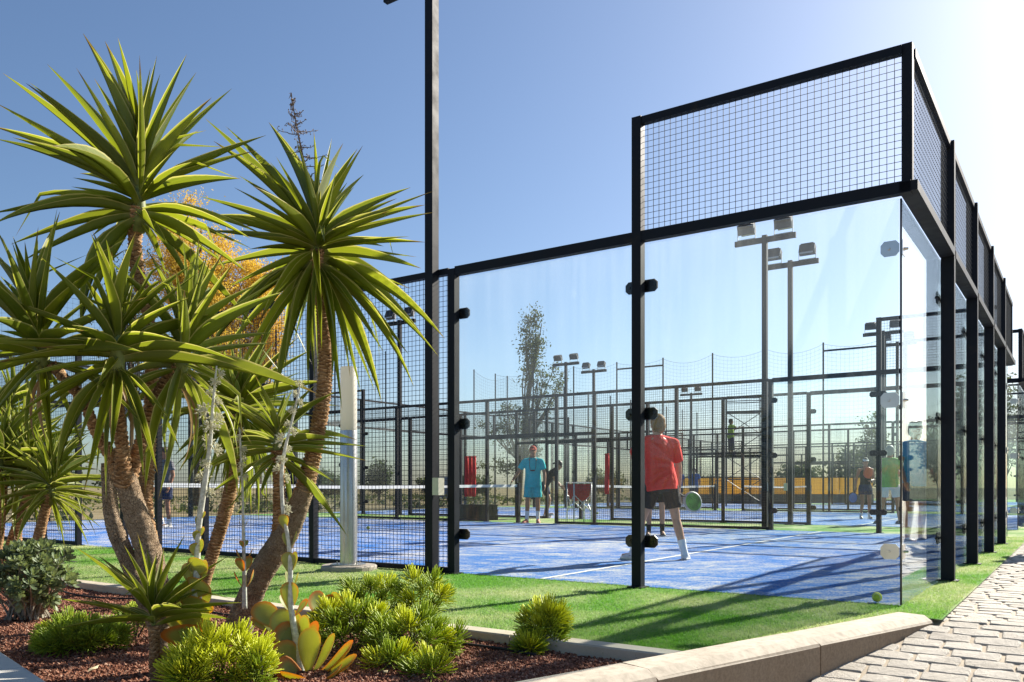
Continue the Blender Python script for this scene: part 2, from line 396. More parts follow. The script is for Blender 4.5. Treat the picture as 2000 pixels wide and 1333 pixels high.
# ------------------------------------------------------------------ the ground, turf, courts, path
KD = Vector((0.788, 0.616, 0)).normalized(); KN = Vector((KD.y, -KD.x, 0))     # kerb direction, its outer normal
K_END = GR(1751, 1201)                                                          # inner far corner of the kerb
def kin(s, off=0.0): return K_END + KD * s + KN * off                           # s<0 runs towards the photographer
STRIP_R = -2.50
def ground():
    ax = [-400, -200, -100, -60, -40, -30, -20, -15] + [-12 + 0.5 * i for i in range(24)] + [0, 5, 10, 20, 40, 60, 100, 200, 400, 900]
    ay = [-400, -200, -80, -40, -20, -10, -5, 0, 5, 10, 20, 22, 30, 45, 60, 100, 200, 400, 900]
    vs = []
    for a in ax:
        for b in ay:
            p = W(b, a, path_z(a) - 0.06)
            if b > 25: p.z += 0.3 * math.sin(a * 0.13 + b * 0.05) * min(1, (b - 25) / 30) - 0.15
            vs.append(p)
    n = len(ay); fs = []
    for i in range(len(ax) - 1):
        for j in range(n - 1): fs.append((i * n + j, (i + 1) * n + j, (i + 1) * n + j + 1, i * n + j + 1))
    mb = MB().add(vs, fs); return structure(mb.build('ground', M['ground'], smooth=True))
ground()
# green turf sheet: round the courts and down to the planting bed
turf_poly = [W(-0.33, 60), W(20.4, 60), W(20.4, STRIP_R + 0.02), W(0.0, STRIP_R + 0.02)]
e1 = kin(0.0); 
s_hit = (STRIP_R + 0.02 - toLR(e1)[1]) / (KD.dot(RD)); e2 = kin(s_hit)
turf_poly[3] = e2; turf_poly += [e1, GR(1840, 1211)]
mb = MB(); mb.add([(p[0], p[1], 0.0) for p in turf_poly], [tuple(range(len(turf_poly)))[::-1]])
turf = structure(mb.build('turf', M['turf']))
COURTS = [0.0, 12.88, 25.76, 38.64]
for r0 in COURTS:
    mb = MB(); q = [W(0, r0), W(20, r0), W(20, r0 + 10), W(0, r0 + 10)]
    mb.add([(p.x, p.y, 0.004) for p in q], [(3, 2, 1, 0)])
    fl = structure(mb.build('court_floor', M['court']))
    def line(name, L0, L1, R0, R1):
        m = MB(); q = [W(L0, r0 + R0), W(L1, r0 + R0), W(L1, r0 + R1), W(L0, r0 + R1)]
        m.add([(p.x, p.y, 0.008) for p in q], [(3, 2, 1, 0)])
        m.build(name, M.setdefault('line', simple('white_turf_line', (0.62, 0.62, 0.58), 0.9, 0, 0.25, 60)), fl)
    for a in (3.05, 16.95): line('service_line', a - 0.025, a + 0.025, 0.01, 9.99)
    line('centre_line', 2.85, 17.15, 4.975, 5.025) if False else None
    for a, b in ((3.08, 9.95), (10.05, 16.92)): line('centre_line', a, b, 4.975, 5.025)

# ------------------------------------------------------------------ kerb, edging, planting bed
bed_root = None
def block(poly_profile, p, q, gap=0.004):           # profile: (offset along KN-like normal, z); extruded p -> q
    p, q = Vector(p), Vector(q); d = (q - p).normalized(); nrm = Vector((d.y, -d.x, 0)); mb = MB()
    n = len(poly_profile); vs = []
    for e in (p + d * gap, q - d * gap):
        for o, z in poly_profile: vs.append((e.x + nrm.x * o, e.y + nrm.y * o, e.z + z))
    fs = [tuple(range(n)), tuple(range(2 * n - 1, n - 1, -1))] + [(i, n + i, n + (i + 1) % n, (i + 1) % n) for i in range(n)]
    return mb.add(vs, fs)
def wobble(mb, amp):
    mb.v = [(x + rnd.uniform(-amp, amp), y + rnd.uniform(-amp, amp), z + rnd.uniform(-amp, amp)) for x, y, z in mb.v]; return mb
# front kerb: 0.25 m wide, chamfered, its outer face buried where the path is high
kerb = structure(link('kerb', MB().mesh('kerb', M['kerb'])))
prof = [(0.0, -0.35), (0.0, 0.014), (0.012, 0.02), (0.185, 0.02), (0.235, -0.008), (0.245, -0.022), (0.245, -0.9)]
s = 0.0; lens = [1.30, 1.32, 1.30, 1.3, 1.3]
K_NEAR = None
for ln in lens:
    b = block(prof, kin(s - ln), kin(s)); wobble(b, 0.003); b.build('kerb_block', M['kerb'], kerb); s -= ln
# left kerb of the bed, meeting the front kerb near the photographer
LK0, LK1 = GR(-40, 1258), GR(70, 1333)
LKd = (LK1 - LK0).normalized()
t_ = [(-6.2 + 1.2 * i) for i in range(8)]
M['pale'] = mk_concrete('pale_kerb_concrete', (0.50, 0.48, 0.43), (0.62, 0.60, 0.55), 0.2)
lk = structure(link('bed_kerb', MB().mesh('bed_kerb', M['pale'])))
prof2 = [(0.0, -0.35), (0.0, 0.03), (0.01, 0.036), (0.24, 0.036), (0.26, 0.02), (0.26, -0.95)]
for a in t_:
    p, q = LK1 + LKd * a, LK1 + LKd * (a + 1.2)
    b = block(prof2, p, q); b.build('kerb_block', M['pale'], lk)
# concrete edging between bed and turf
edg = structure(link('bed_edging', MB().mesh('bed_edging', M['edging'])))
L = toLR(e2)[0] + 0.02
prof3 = [(-0.13, -0.3), (-0.13, -0.012), (-0.122, -0.004), (-0.008, -0.004), (0.0, -0.012), (0.0, -0.3)]
while L < 12:
    b = block(prof3, W(L, STRIP_R + 0.03, 0.016), W(L + 1.0, STRIP_R + 0.03, 0.016), 0.003)
    b.build('edging_block', M['edging'], edg); L += 1.0
# lava gravel
bed_poly = [kin(s_hit - 0.0), kin(-6.4), LK1 + LKd * 2.2, LK1 + LKd * -6.2, W(12, STRIP_R - 0.06)]
BED_Z = -0.05
def in_bed(x, y):
    c = False; n = len(bed_poly)
    for i in range(n):
        a, b = bed_poly[i], bed_poly[(i + 1) % n]
        if (a.y > y) != (b.y > y) and x < (b.x - a.x) * (y - a.y) / (b.y - a.y) + a.x: c = not c
    return c
def bed_z(x, y): return BED_Z + 0.022 * math.sin(2.3 * x + 1.1 * y) * math.cos(1.7 * y - 0.6 * x)
mb = MB(); st = 0.11; idx = {}
for i in range(-75, 30):
    for j in range(12, 100):
        idx[i, j] = None
def bv(i, j):
    if idx[i, j] is None:
        x, y = i * st, j * st; idx[i, j] = len(mb.v); mb.v.append((x, y, bed_z(x, y)))
    return idx[i, j]
for i in range(-75, 29):
    for j in range(12, 99):
        if in_bed((i + .5) * st, (j + .5) * st) or any(in_bed((i + a) * st, (j + b) * st) for a in (0, 1) for b in (0, 1)):
            mb.f.append((bv(i, j), bv(i + 1, j), bv(i + 1, j + 1), bv(i, j + 1)))
structure(mb.build('planting_bed', M['soil'], smooth=True))
def gravel():
    g = np.random.default_rng(5); base = []
    ico = [(-1, -.6, -.5), (1, -.7, -.45), (.2, 1, -.5), (-.8, .5, .55), (.9, .35, .6), (0, -.9, .6), (0, 0, 1), (0, 0, -1)]
    fcs = [(0, 5, 3), (1, 4, 5), (2, 3, 4), (0, 1, 5), (1, 2, 4), (2, 0, 3), (3, 5, 6), (5, 4, 6), (4, 3, 6), (1, 0, 7), (2, 1, 7), (0, 2, 7)]
    ico = np.array(ico); V = []; Fc = []
    n = 0
    for _ in range(90000):
        y = 2.9 + 5.2 * g.random() ** 1.5; x = g.uniform(-0.66, 0.28) * y
        if not in_bed(x, y): continue
        px, py = proj((x, y, BED_Z))
        if py > 1420 or px < -60: continue
        r = 0.0045 + 0.0065 * g.random() ** 2
        R3 = np.array(Quaternion((g.normal(), g.normal(), g.normal(), g.normal())).normalized().to_matrix())
        pts = (ico * (r * g.uniform(0.7, 1.2, 3))) @ R3.T + np.array((x, y, bed_z(x, y) + r * 0.45))
        V.append(pts); Fc.append(np.array(fcs) + n); n += 8
        if n > 8 * 42000: break
    V = np.concatenate(V); Fc = np.concatenate(Fc)
    m = MB(); m.v = V.tolist(); m.f = Fc.tolist()
    o = m.build('gravel', M['stone'], kind='stuff')
    o['label'] = 'loose reddish brown lava gravel covering the planting bed'; o['category'] = 'gravel'
gravel()
# fallen leaf litter on the bed
def litter():
    mm = simple('dry_leaf_litter', (0.42, 0.33, 0.2), 0.85, 0, 0.35)
    for k in range(16):
        p = None
        for _ in range(60):
            y = rnd.uniform(3.7, 6.2); x = rnd.uniform(-0.6, 0.2) * y
            if in_bed(x, y): p = (x, y); break
        if not p: continue
        mb = MB(); l, w = rnd.uniform(.03, .075), rnd.uniform(.008, .02); M3 = Matrix.Rotation(rnd.uniform(0, 6.3), 3, 'Z')
        prf = [(-l, 0, .004), (-l * .4, w, .012), (l * .5, w * .8, .008), (l, 0, .016), (l * .5, -w * .8, .006), (-l * .4, -w, .01)]
        vs = [Vector((p[0], p[1], bed_z(*p) + .012)) + M3 @ Vector(q) for q in prf]; vs2 = [v + Vector((0, 0, .0015)) for v in vs]
        mb.add(vs + vs2, [(5, 4, 3, 2, 1, 0), (6, 7, 8, 9, 10, 11)] + [(i, (i + 1) % 6, 6 + (i + 1) % 6, 6 + i) for i in range(6)])
        o = mb.build('dead_leaf', mm); tag(o, 'small dry curled leaf lying on the red gravel', 'leaf', 'dry leaves on the gravel')
litter()

# ------------------------------------------------------------------ turf fibres near the photographer
def blades():
    g = np.random.default_rng(3); tri = []
    def ok(x, y):
        Lc, Rc = toLR((x, y))
        if Rc < STRIP_R + 0.03 or Lc < -0.32: return False
        if Rc > 0.03 and Lc > 0.03: return False
        if (Vector((x, y, 0)) - K_END).dot(KN) > -0.005 and (Vector((x, y, 0)) - K_END).dot(KD) < 0: return False
        if (Vector((x, y, 0)) - K_END).dot(KD) > 0 and Rc < -0.5 : return False
        if Lc < 0.0 and Rc < -0.52: return False
        return True
    n = 0; 
    while n < 150000:
        y = 4.2 + 10.0 * g.random() ** 1.9; x = g.uniform(-0.62, 0.62) * y
        if not ok(x, y): continue
        h = g.uniform(.007, .017) * (1 + y * 0.02); a = g.uniform(0, 6.283); w = 0.0016 * (0.6 + y * 0.12)
        dx, dy = g.normal(0, .5, 2) * h
        tri.append(((x - w * math.cos(a), y - w * math.sin(a), 0), (x + w * math.cos(a), y + w * math.sin(a), 0), (x + dx, y + dy, h))); n += 1
    m = MB(); m.v = [p for t in tri for p in t]; m.f = [(3 * i, 3 * i + 1, 3 * i + 2) for i in range(n)]
    o = m.build('turf_fibres', M['blade'], kind='stuff'); o['label'] = 'short green fibres of the artificial lawn'; o['category'] = 'turf'
blades()

# ------------------------------------------------------------------ paved path
def on_path(p):
    Lc, Rc = toLR(p)
    if Rc > -0.42: return Lc < -0.22
    dk = (Vector((p[0], p[1], 0)) - K_END)
    if dk.dot(KD) < 0.0: return dk.dot(KN) > 0.13
    return dk.dot(KN) > -0.1 and Lc < 0.1
def path():
    RS = 0.152; rows = []
    mb = MB(); vs = []
    axR = [-14, -9, -7, -5, -4, -3, -2.5, -2, -1.5, -1, -.85, -.6, -.35, 0, 2, 6, 12, 20, 40, 80]
    for a in axR:
        for b in (-30, -0.3, 6): vs.append(W(b, a, path_z(a) - 0.009 if not (b > 0 and a > -0.6) else path_z(a) - 0.05))
    fs = []
    for i in range(len(axR) - 1):
        for j in range(2):
            if j == 1 and axR[i] >= -0.34: continue
            fs.append((i * 3 + j, i * 3 + j + 1, (i + 1) * 3 + j + 1, (i + 1) * 3 + j)[::-1])
    mb.add(vs, fs); root = structure(mb.build('path', M['bedding']))
    # shared paver shapes: worn rounded setts with uneven corners
    shapes = []
    for k in range(10):
        g = random.Random(k + 40); l, w = 0.118, 0.0745; j = lambda a: g.uniform(-a, a)
        def ring(ins, z, jt):
            c = [(-l + ins, -w + ins), (0, -w + ins * .8), (l - ins, -w + ins), (l - ins * .8, 0), (l - ins, w - ins), (0, w - ins * .8), (-l + ins, w - ins), (-l + ins * .8, 0)]
            return [(x, y, z) for x, y in c]
        off = [(j(.006), j(.004)) for _ in range(8)]
        for q in (0, 2, 4, 6):
            off[q] = (off[q][0] - math.copysign(abs(j(.008)), (-1 if q in (0, 6) else 1)), off[q][1] - math.copysign(abs(j(.006)), (-1 if q in (0, 2) else 1)))
        rings = [ring(0.004, -0.03, 0), ring(0.003, -0.008, 0), ring(0.011, 0.0, 0)]
        vs = [(x + off[i][0], y + off[i][1], z + (j(.002) if rr == 2 else 0)) for rr, rg in enumerate(rings) for i, (x, y, z) in enumerate(rg)]
        vs.append((0, 0, 0.0025)); fs = []
        for a in range(2):
            for i in range(8): fs.append((a * 8 + i, a * 8 + (i + 1) % 8, a * 8 + 8 + (i + 1) % 8, a * 8 + 8 + i))
        fs += [(16 + i, 16 + (i + 1) % 8, 24) for i in range(8)]
        m = MB().add(vs, fs); me = m.mesh('paver', M['paver']); shapes.append(me)
    cand = []
    r = -9.0; ri = 0
    while r < 26:
        l = -13.0 + (0.14 if ri % 2 else 0) + rnd.uniform(-.03, .03)
        while l < 5:
            ln = rnd.uniform(0.20, 0.28)
            c = W(l + ln / 2, r)
            corners = [W(l + .0, r), W(l + ln, r), W(l + ln / 2, r - .07), W(l + ln / 2, r + .07)]
            if on_path(c) and all(on_path(q) for q in corners[2:]) and not (r > 14 and l < -7): cand.append((l + ln / 2, r, ln))
            l += ln
        r += RS; ri += 1
    def vis(c):
        p = W(c[0], c[1], path_z(c[1]))
        if p.y < 1: return 0
        x, y = proj(p)
        return 1e4 / p.y ** 2 if -20 < x < 2040 and y < 1350 else 0
    cand.sort(key=vis, reverse=True)
    rest = MB(); shape_py = [([tuple(v.co) for v in me.vertices], [tuple(p.vertices) for p in me.polygons]) for me in shapes]
    for k, (l, r, ln) in enumerate(cand):
        slope = math.atan2(path_z(r + .05) - path_z(r - .05), .1)
        sg = rnd.choice((-1, 1)); ty = (RD + Vector((0, 0, math.tan(slope)))).normalized() * -sg; tx = LD * sg; tz = tx.cross(ty)
        M3 = Matrix((tx, ty, tz)).transposed().to_4x4()
        Mx = Matrix.Translation(W(l, r, path_z(r) + rnd.uniform(-.002, .002))) @ M3 @ Matrix.Rotation(rnd.uniform(-.010, .010), 4, 'Y') @ Matrix.Rotation(rnd.uniform(-.008, .008), 4, 'X') @ Matrix.Diagonal((ln / 0.241, 1.0, 1, 1))
        si = rnd.randrange(10)
        if k < 300 and vis((l, r)) > 0: link('paver', shapes[si], root, Mx)
        else: rest.add([Mx @ Vector(v) for v in shape_py[si][0]], shape_py[si][1])
    rest.build('paver_field', M['paver'], root, kind='stuff')
path()
# ------------------------------------------------------------------ padel court enclosures
# local frame of an enclosure: x = R (along the back wall), y = L (along the side wall), z up
def wire_panel(root, p0, p1, z0, z1, pitch=0.05, r=0.0019, name='wire_mesh'):
    p0, p1 = Vector((p0[0], p0[1], 0)), Vector((p1[0], p1[1], 0)); d = p1 - p0; L = d.length; d.normalize()
    mb = MB(); n = max(1, int(L / pitch)); nr = d.cross(Vector((0, 0, 1)))
    for i in range(1, n):
        b = p0 + d * (L * i / n); mb.wire((b.x, b.y, z0), (b.x, b.y, z1), r)
    m = max(1, int((z1 - z0) / pitch))
    for j in range(1, m):
        z = z0 + (z1 - z0) * j / m; o = nr * (r * 1.2); mb.wire((p0.x + o.x, p0.y + o.y, z), (p1.x + o.x, p1.y + o.y, z), r)
    return mb.build(name, M['wire'], root, kind='stuff')
OCT = [(-1, -.5), (-.62, -1), (.62, -1), (1, -.5), (1, .5), (.62, 1), (-.62, 1), (-1, .5)]
def plate_mesh(w, h, t):
    mb = MB(); n = 8
    vs = [(x * w / 2, -t / 2, y * h / 2) for x, y in OCT] + [(x * w / 2, t / 2, y * h / 2) for x, y in OCT]
    mb.add(vs, [tuple(range(n)), tuple(range(2 * n - 1, n - 1, -1))] + [(i, n + i, n + (i + 1) % n, (i + 1) % n) for i in range(n)])
    for sx in (-.22, .22):                               # bolt heads, both sides
        for sy in (-1, 1): mb.loft([((sx * w, sy * t * .5, 0), (.013, 0, 0), (0, 0, .013)), ((sx * w, sy * (t * .5 + .012), 0), (.011, 0, 0), (0, 0, .011))], 6)
    return mb.mesh('clamp', M['clip'])
CLAMP = plate_mesh(0.15, 0.105, 0.012)
M['cornerplate'] = simple('brushed_steel_plate', (0.55, 0.53, 0.5), 0.28, 0.85, 0.06, 8)
def enclosure(r0, label, near, detail=2):
    """near = True: the court in front; detail 2 full, 1 without clamps and bolts"""
    root = thing('court_enclosure', label, 'court enclosure', W(0, r0), ROT, 'padel court cages in a row')
    st = M['steel']; WR = .0026 if near else .0019
    def post(R, L, h, wr, wl, z0=0.0):
        m = MB(); m.box((R, L, (h + z0) / 2), (wr, wl, h - z0))
        if z0 == 0.0: m.box((R, L, 0.006), (wr + .06, wl + .06, .012))
        return m.build('post', st, root)
    def rail(a, b, z, h=0.08, w=0.06):
        return MB().bar((a[0], a[1], z), (b[0], b[1], z), w, h).build('rail', st, root)
    def clampset(p, R, L, along, zs, both=True, side=1):
        for z in zs:
            offs = ((-1, 1) if both else (side,))
            for o in offs:
                if along == 'L':
                    c = link('clamp', CLAMP, p, Matrix.Translation((R, L + o * 0.075, z)) @ Matrix.Rotation(PI / 2, 4, 'Z'))
                else: c = link('clamp', CLAMP, p, Matrix.Translation((R + o * 0.075, L, z)))
    def pane(a, b, z0, z1, gap=0.004):
        a, b = Vector((a[0], a[1], 0)), Vector((b[0], b[1], 0)); d = (b - a).normalized(); a2, b2 = a + d * gap, b - d * gap
        MB().bar((a2.x, a2.y, (z0 + z1) / 2), (b2.x, b2.y, (z0 + z1) / 2), 0.012, z1 - z0).build('glass_pane', M['glass'], root)
    ZS = (0.39, 1.48, 2.57)
    for side, R in ((-1, 0.0), (1, 10.0)):
        out = side * 0.055                                   # frame stands just outside the glass
        Rp = R + out
        ends = ((0, 2, 4, 1), (20, 18, 16, -1))
        for c, l2, l4, sg in ends:
            p = post(Rp, l2 + .04 * sg, 3.99, 0.08, 0.085)
            if detail > 1 or c == 0: clampset(p, R - side * 0.012, l2 + .04 * sg, 'L', ZS)
            p = post(Rp, l4 + .04 * sg, 3.0, 0.08, 0.085)
            if detail > 1 or c == 0: clampset(p, R - side * 0.012, l4 + .04 * sg, 'L', ZS, False, -sg)
            pane((R, c + .01 * sg), (R, l2 + .03 * sg), 0.006, 2.925)
            pane((R, l2 + .045 * sg), (R, l4 + .03 * sg), 0.006, 2.925)
            rail((Rp, c - .08 * sg), (Rp, l2), 2.975, .085, .07); rail((Rp, l2 + .085 * sg), (Rp, l4), 2.975, .085, .07)
            rail((Rp, c - .02 * sg), (Rp, l2), 3.955, .06, .06)
            wire_panel(root, (Rp, c - .02 * sg), (Rp, l2), 3.018, 3.925, r=WR)
        # mesh run with the two doorways beside the net
        Ls = [4.04, 6.04, 8.02, 9.02, 11.02, 12.02, 14.0, 15.96]
        for a in Ls[1:-1]: post(Rp, a, 2.96, 0.07, 0.07)
        rail((Rp, 4.085), (Rp, 15.915), 2.985, .06, .07)
        for a, b in zip(Ls[:-1], Ls[1:]):
            if 8.9 < a < 9.2:
                rail((Rp, a + .035), (Rp, b - .035), 2.08, .1, .06); wire_panel(root, (Rp, a + .03), (Rp, b - .03), 2.13, 2.955, r=WR)
            else:
                wire_panel(root, (Rp, a + .03), (Rp, b - .03), 0.06, 2.955, r=WR)
                rail((Rp, a + .035), (Rp, b - .035), 0.035, .05, .05)
                if a in (8.02, 11.02): rail((Rp, a + .035), (Rp, b - .035), 2.08, .06, .05)
    for L, sg in ((0.0, -1), (20.0, 1)):
        Lp = L + sg * 0.065
        for R in (2, 4, 6, 8):
            p = post(R, Lp, 3.99, 0.085, 0.11)
            if detail > 1 and L == 0: clampset(p, R, L - sg * 0.012, 'R', ZS)
        for k in range(5): pane((2 * k + (.012 if k == 0 else .005), L), (2 * k + 2 - (.012 if k == 4 else .005), L), 0.006, 2.925)
        for k in range(5):
            a, b = 2 * k + (.043 if k else -.09), 2 * k + 2 - (.043 if k < 4 else -.09)
            rail((a, Lp), (b, Lp), 2.975, .07, .12)
            a, b = 2 * k + (.043 if k else .03), 2 * k + 2 - (.043 if k < 4 else .03)
            rail((a, Lp), (b, Lp), 3.955, .06, .06); wire_panel(root, (a, Lp), (b, Lp), 3.012, 3.925)
        for R, sr in ((0.0, -1), (10.0, 1)):
            post(R + sr * .02, L + sg * .05, 4.0, .07, .07, 3.014)
            MB().box((R + sr * .004, L + sg * .004, 1.465), (.013, .013, 2.91)).build('corner_seal', M['clip'], root)
            if detail > 1 and L == 0.0:                      # bright angle plates clip the two panes together at the corner
                for z in (0.39, 1.48, 2.57):
                    m = MB(); w = 0.125
                    o1 = [(x * w / 2, z + y * .055) for x, y in OCT]
                    vs = [(R + sr * .012, .068 + x, zz) for x, zz in o1] + [(R + sr * .018, .068 + x, zz) for x, zz in o1]
                    m.add(vs, [tuple(range(8)), tuple(range(15, 7, -1))] + [(i, 8 + i, 8 + (i + 1) % 8, (i + 1) % 8) for i in range(8)])
                    m.box((R + sr * .015 - sr * .045, -.015, z), (.11, .006, .105))
                    m.loft([((R + sr * .018, .075, z), (0, .012, 0), (0, 0, .012)), ((R + sr * .03, .075, z), (0, .01, 0), (0, 0, .01))], 6)
                    m.loft([((R - sr * .05, -.018, z), (.012, 0, 0), (0, 0, .012)), ((R - sr * .05, -.045, z), (.008, 0, 0), (0, 0, .008))], 6)
                    m.build('corner_plate', M['cornerplate'], root)
    return root
enclosure(0.0, 'nearest padel court cage of black posts, tall glass panes and wire mesh', True, 2)
enclosure(COURTS[1], 'second padel court cage, behind the man in turquoise', False, 2)
enclosure(COURTS[2], 'third padel court cage, beyond the players with the orange bat', False, 1)
enclosure(COURTS[3], 'farthest padel court cage, beside the scaffold tower', False, 1)

M['tape'] = simple('white_net_tape', (0.72, 0.72, 0.68), 0.7, 0, 0.08)
M['netcord'] = simple('black_net_cord', (0.02, 0.02, 0.022), 0.9, 0, 0.1)
def padel_net(r0, label):
    root = thing('padel_net', label, 'net', W(10.02, r0), ROT, 'padel nets')
    for R in (0.06, 9.94):
        m = MB(); m.box((R, 0, .48), (.08, .08, .96)); m.box((R, 0, .008), (.16, .16, .016)); m.build('net_post', M['steel'], root)
    n = 20; mb = MB()
    def top(R): return 0.92 - 0.04 * (1 - abs(R - 5) / 5)
    for i in range(n):
        a, b = .1 + 9.8 * i / n, .1 + 9.8 * (i + 1) / n; mb.bar((a, 0, top(a) - .03), (b, 0, top(b) - .03), .012, .06)
    mb.build('net_tape', M['tape'], root)
    mb = MB(); p = 0.045; k = int(9.8 / p)
    for i in range(k + 1):
        a = .1 + 9.8 * i / k; mb.wire((a, 0, .01), (a, 0, top(a) - .06), .0012)
    for j in range(18):
        for i in range(n):
            a, b = .1 + 9.8 * i / n, .1 + 9.8 * (i + 1) / n; t = j / 18
            mb.wire((a, .002, .01 + (top(a) - .07) * t), (b, .002, .01 + (top(b) - .07) * t), .0012)
    mb.build('net_mesh', M['netcord'], root, kind='stuff')
for r0, lb in zip(COURTS[:3], ('white taped net across the nearest blue court', 'white taped net across the second blue court', 'white taped net across the third blue court')): padel_net(r0, lb)

# ------------------------------------------------------------------ floodlight poles
M['lampbody'] = simple('dark_floodlight_housing', (0.03, 0.032, 0.036), 0.45, 0.2, 0.15)
M['lampglass'] = simple('floodlight_glass', (0.55, 0.56, 0.56), 0.15, 0.3, 0.05)
M['boxplastic'] = simple('ivory_plastic', (0.60, 0.59, 0.50), 0.55, 0, 0.05)
def make_pole(H=5.98):
    root = thing('floodlight_pole', '', 'floodlight', (0, 0, 0), 0, 'floodlight poles beside the courts')
    m = MB(); m.box((0, 0, H / 2), (.098, .098, H)); m.box((0, 0, .01), (.2, .2, .02)); m.build('pole', M['steel'], root)
    m = MB(); m.box((0, 0, H - .06), (.06, 1.25, .11)).box((0, 0, H + .015), (.098, .098, .03)); m.build('crossbar', M['steel'], root)
    for sy in (-1, 1):
        y = sy * .38; m = MB()
        T = Matrix.Rotation(R_(-22), 3, 'Y')
        m.box((0.0, y, H + .22), (.16, .34, .20), T); m.box((-.0, y, H + .33), (.10, .28, .03), T)
        for k in range(6): m.box((-.07, y - .13 + .052 * k, H + .25), (.06, .012, .17), T)
        f = m.build('floodlight', M['lampbody'], root)
        m = MB(); m.box((.085, y, H + .185), (.012, .29, .15), T); m.build('lens', M['lampglass'], f)
        m = MB(); 
        for q in (-1, 1): m.bar((0, y + q * .185, H + .0), (0, y + q * .185, H + .24), .03, .012, (0, 1, 0))
        m.bar((0, y - .19, H + .01), (0, y + .19, H + .01), .03, .012); m.build('bracket', M['bolt'], f)
    m = MB(); m.box((-.0, -.10, .86), (.10, .07, .17)); m.build('switch_box', M['boxplastic'], root)
    return root
def copy_tree(o, parent=None):
    c = o.copy(); COL.objects.link(c); c.parent = parent
    for ch in o.children: copy_tree(ch, c)
    return c
pole0 = make_pole()
PLS = [(4.26, -.125, 'floodlight pole standing by the near glass wall, running out of the top of the picture'),
       (4.30, 10.5, 'tall floodlight pole seen through the second glass pane, left of its slightly lower neighbour'),
       (4.42, 12.72, 'floodlight pole just right of the tallest one behind the glass'),
       (16.3, 12.72, 'floodlight pole behind the mesh, left of the near pole'),
       (16.5, 23.05, 'distant floodlight pole right of the tall bare tree, left of a pair'),
       (16.6, 25.6, 'distant floodlight pole right of the tall bare tree, right of a pair'),
       (4.36, 23.05, 'floodlight pole behind the glass corner, upper of two crossbars'),
       (4.36, 25.6, 'floodlight pole behind the glass corner, lower of two crossbars'),
       (16.6, 36.6, 'far small floodlight pole beside the scaffold tower')]
for i, (l, r, lb) in enumerate(PLS):
    o = pole0 if i == 0 else copy_tree(pole0)
    o.location = W(l, r); o.rotation_euler = (0, 0, ROT + (PI if i in (0, 2, 3, 5, 7) else 0)); o['label'] = lb
for ch in pole0.children:
    if ch.name.startswith('switch_box'): ch.matrix_basis = Matrix.Translation((0.02, 0.2, 0.0))

# ------------------------------------------------------------------ tall ball-stop nets between and behind the courts
M['stopnet'] = simple('dark_green_netting', (0.03, 0.045, 0.035), 0.9, 0, 0.1)
def stop_net(label, pts, H=5.95, pitch=.14, z0=2.2, r=.0022, top_rail=()):
    root = thing('ball_stop_net', label, 'net', pts[0], 0, 'tall ball stop nets')
    o = pts[0]
    for k, p in enumerate(pts):
        q = p - o; MB().tube([(q.x, q.y, 0), (q.x, q.y, H + .05)], .03, 6).build('net_post', M['steel'], root)
    mb = MB()
    for a, b in zip(pts[:-1], pts[1:]):
        a, b = a - o, b - o; L = (b - a).length; n = int(L / pitch); sag = rnd.uniform(.12, .3)
        tp = lambda t: H - sag * 4 * t * (1 - t)
        for i in range(n + 1):
            t = i / n; p = a.lerp(b, t); mb.wire((p.x, p.y, z0), (p.x, p.y, tp(t)), r)
        m = int((H - z0) / pitch); S = 8
        for j in range(m + 1):
            for s in range(S):
                t0, t1 = s / S, (s + 1) / S; p, q = a.lerp(b, t0), a.lerp(b, t1); f = j / m
                rr = r * 2.2 if j == m else r
                mb.wire((p.x, p.y, z0 + (tp(t0) - z0) * f), (q.x, q.y, z0 + (tp(t1) - z0) * f), rr)
    mb.build('netting', M['stopnet'], root, kind='stuff')
    for i in top_rail:
        a, b = pts[i] - o, pts[i + 1] - o
        MB().bar((a.x, a.y, H - .25), (b.x, b.y, H - .25), .05, .06).build('net_rail', M['steel'], root)
stop_net('tall sagging dark net between the second and third courts', [W(4.5 + 2.05 * i, 24.2) for i in range(9)], top_rail=(0, 4))
stop_net('tall dark net behind the far end of the courts, left half', [W(20.7, -4 + 2.6 * i) for i in range(9)])
stop_net('tall dark net behind the far end of the courts, right half', [W(20.9, 22.6 + 2.55 * i) for i in range(11)])

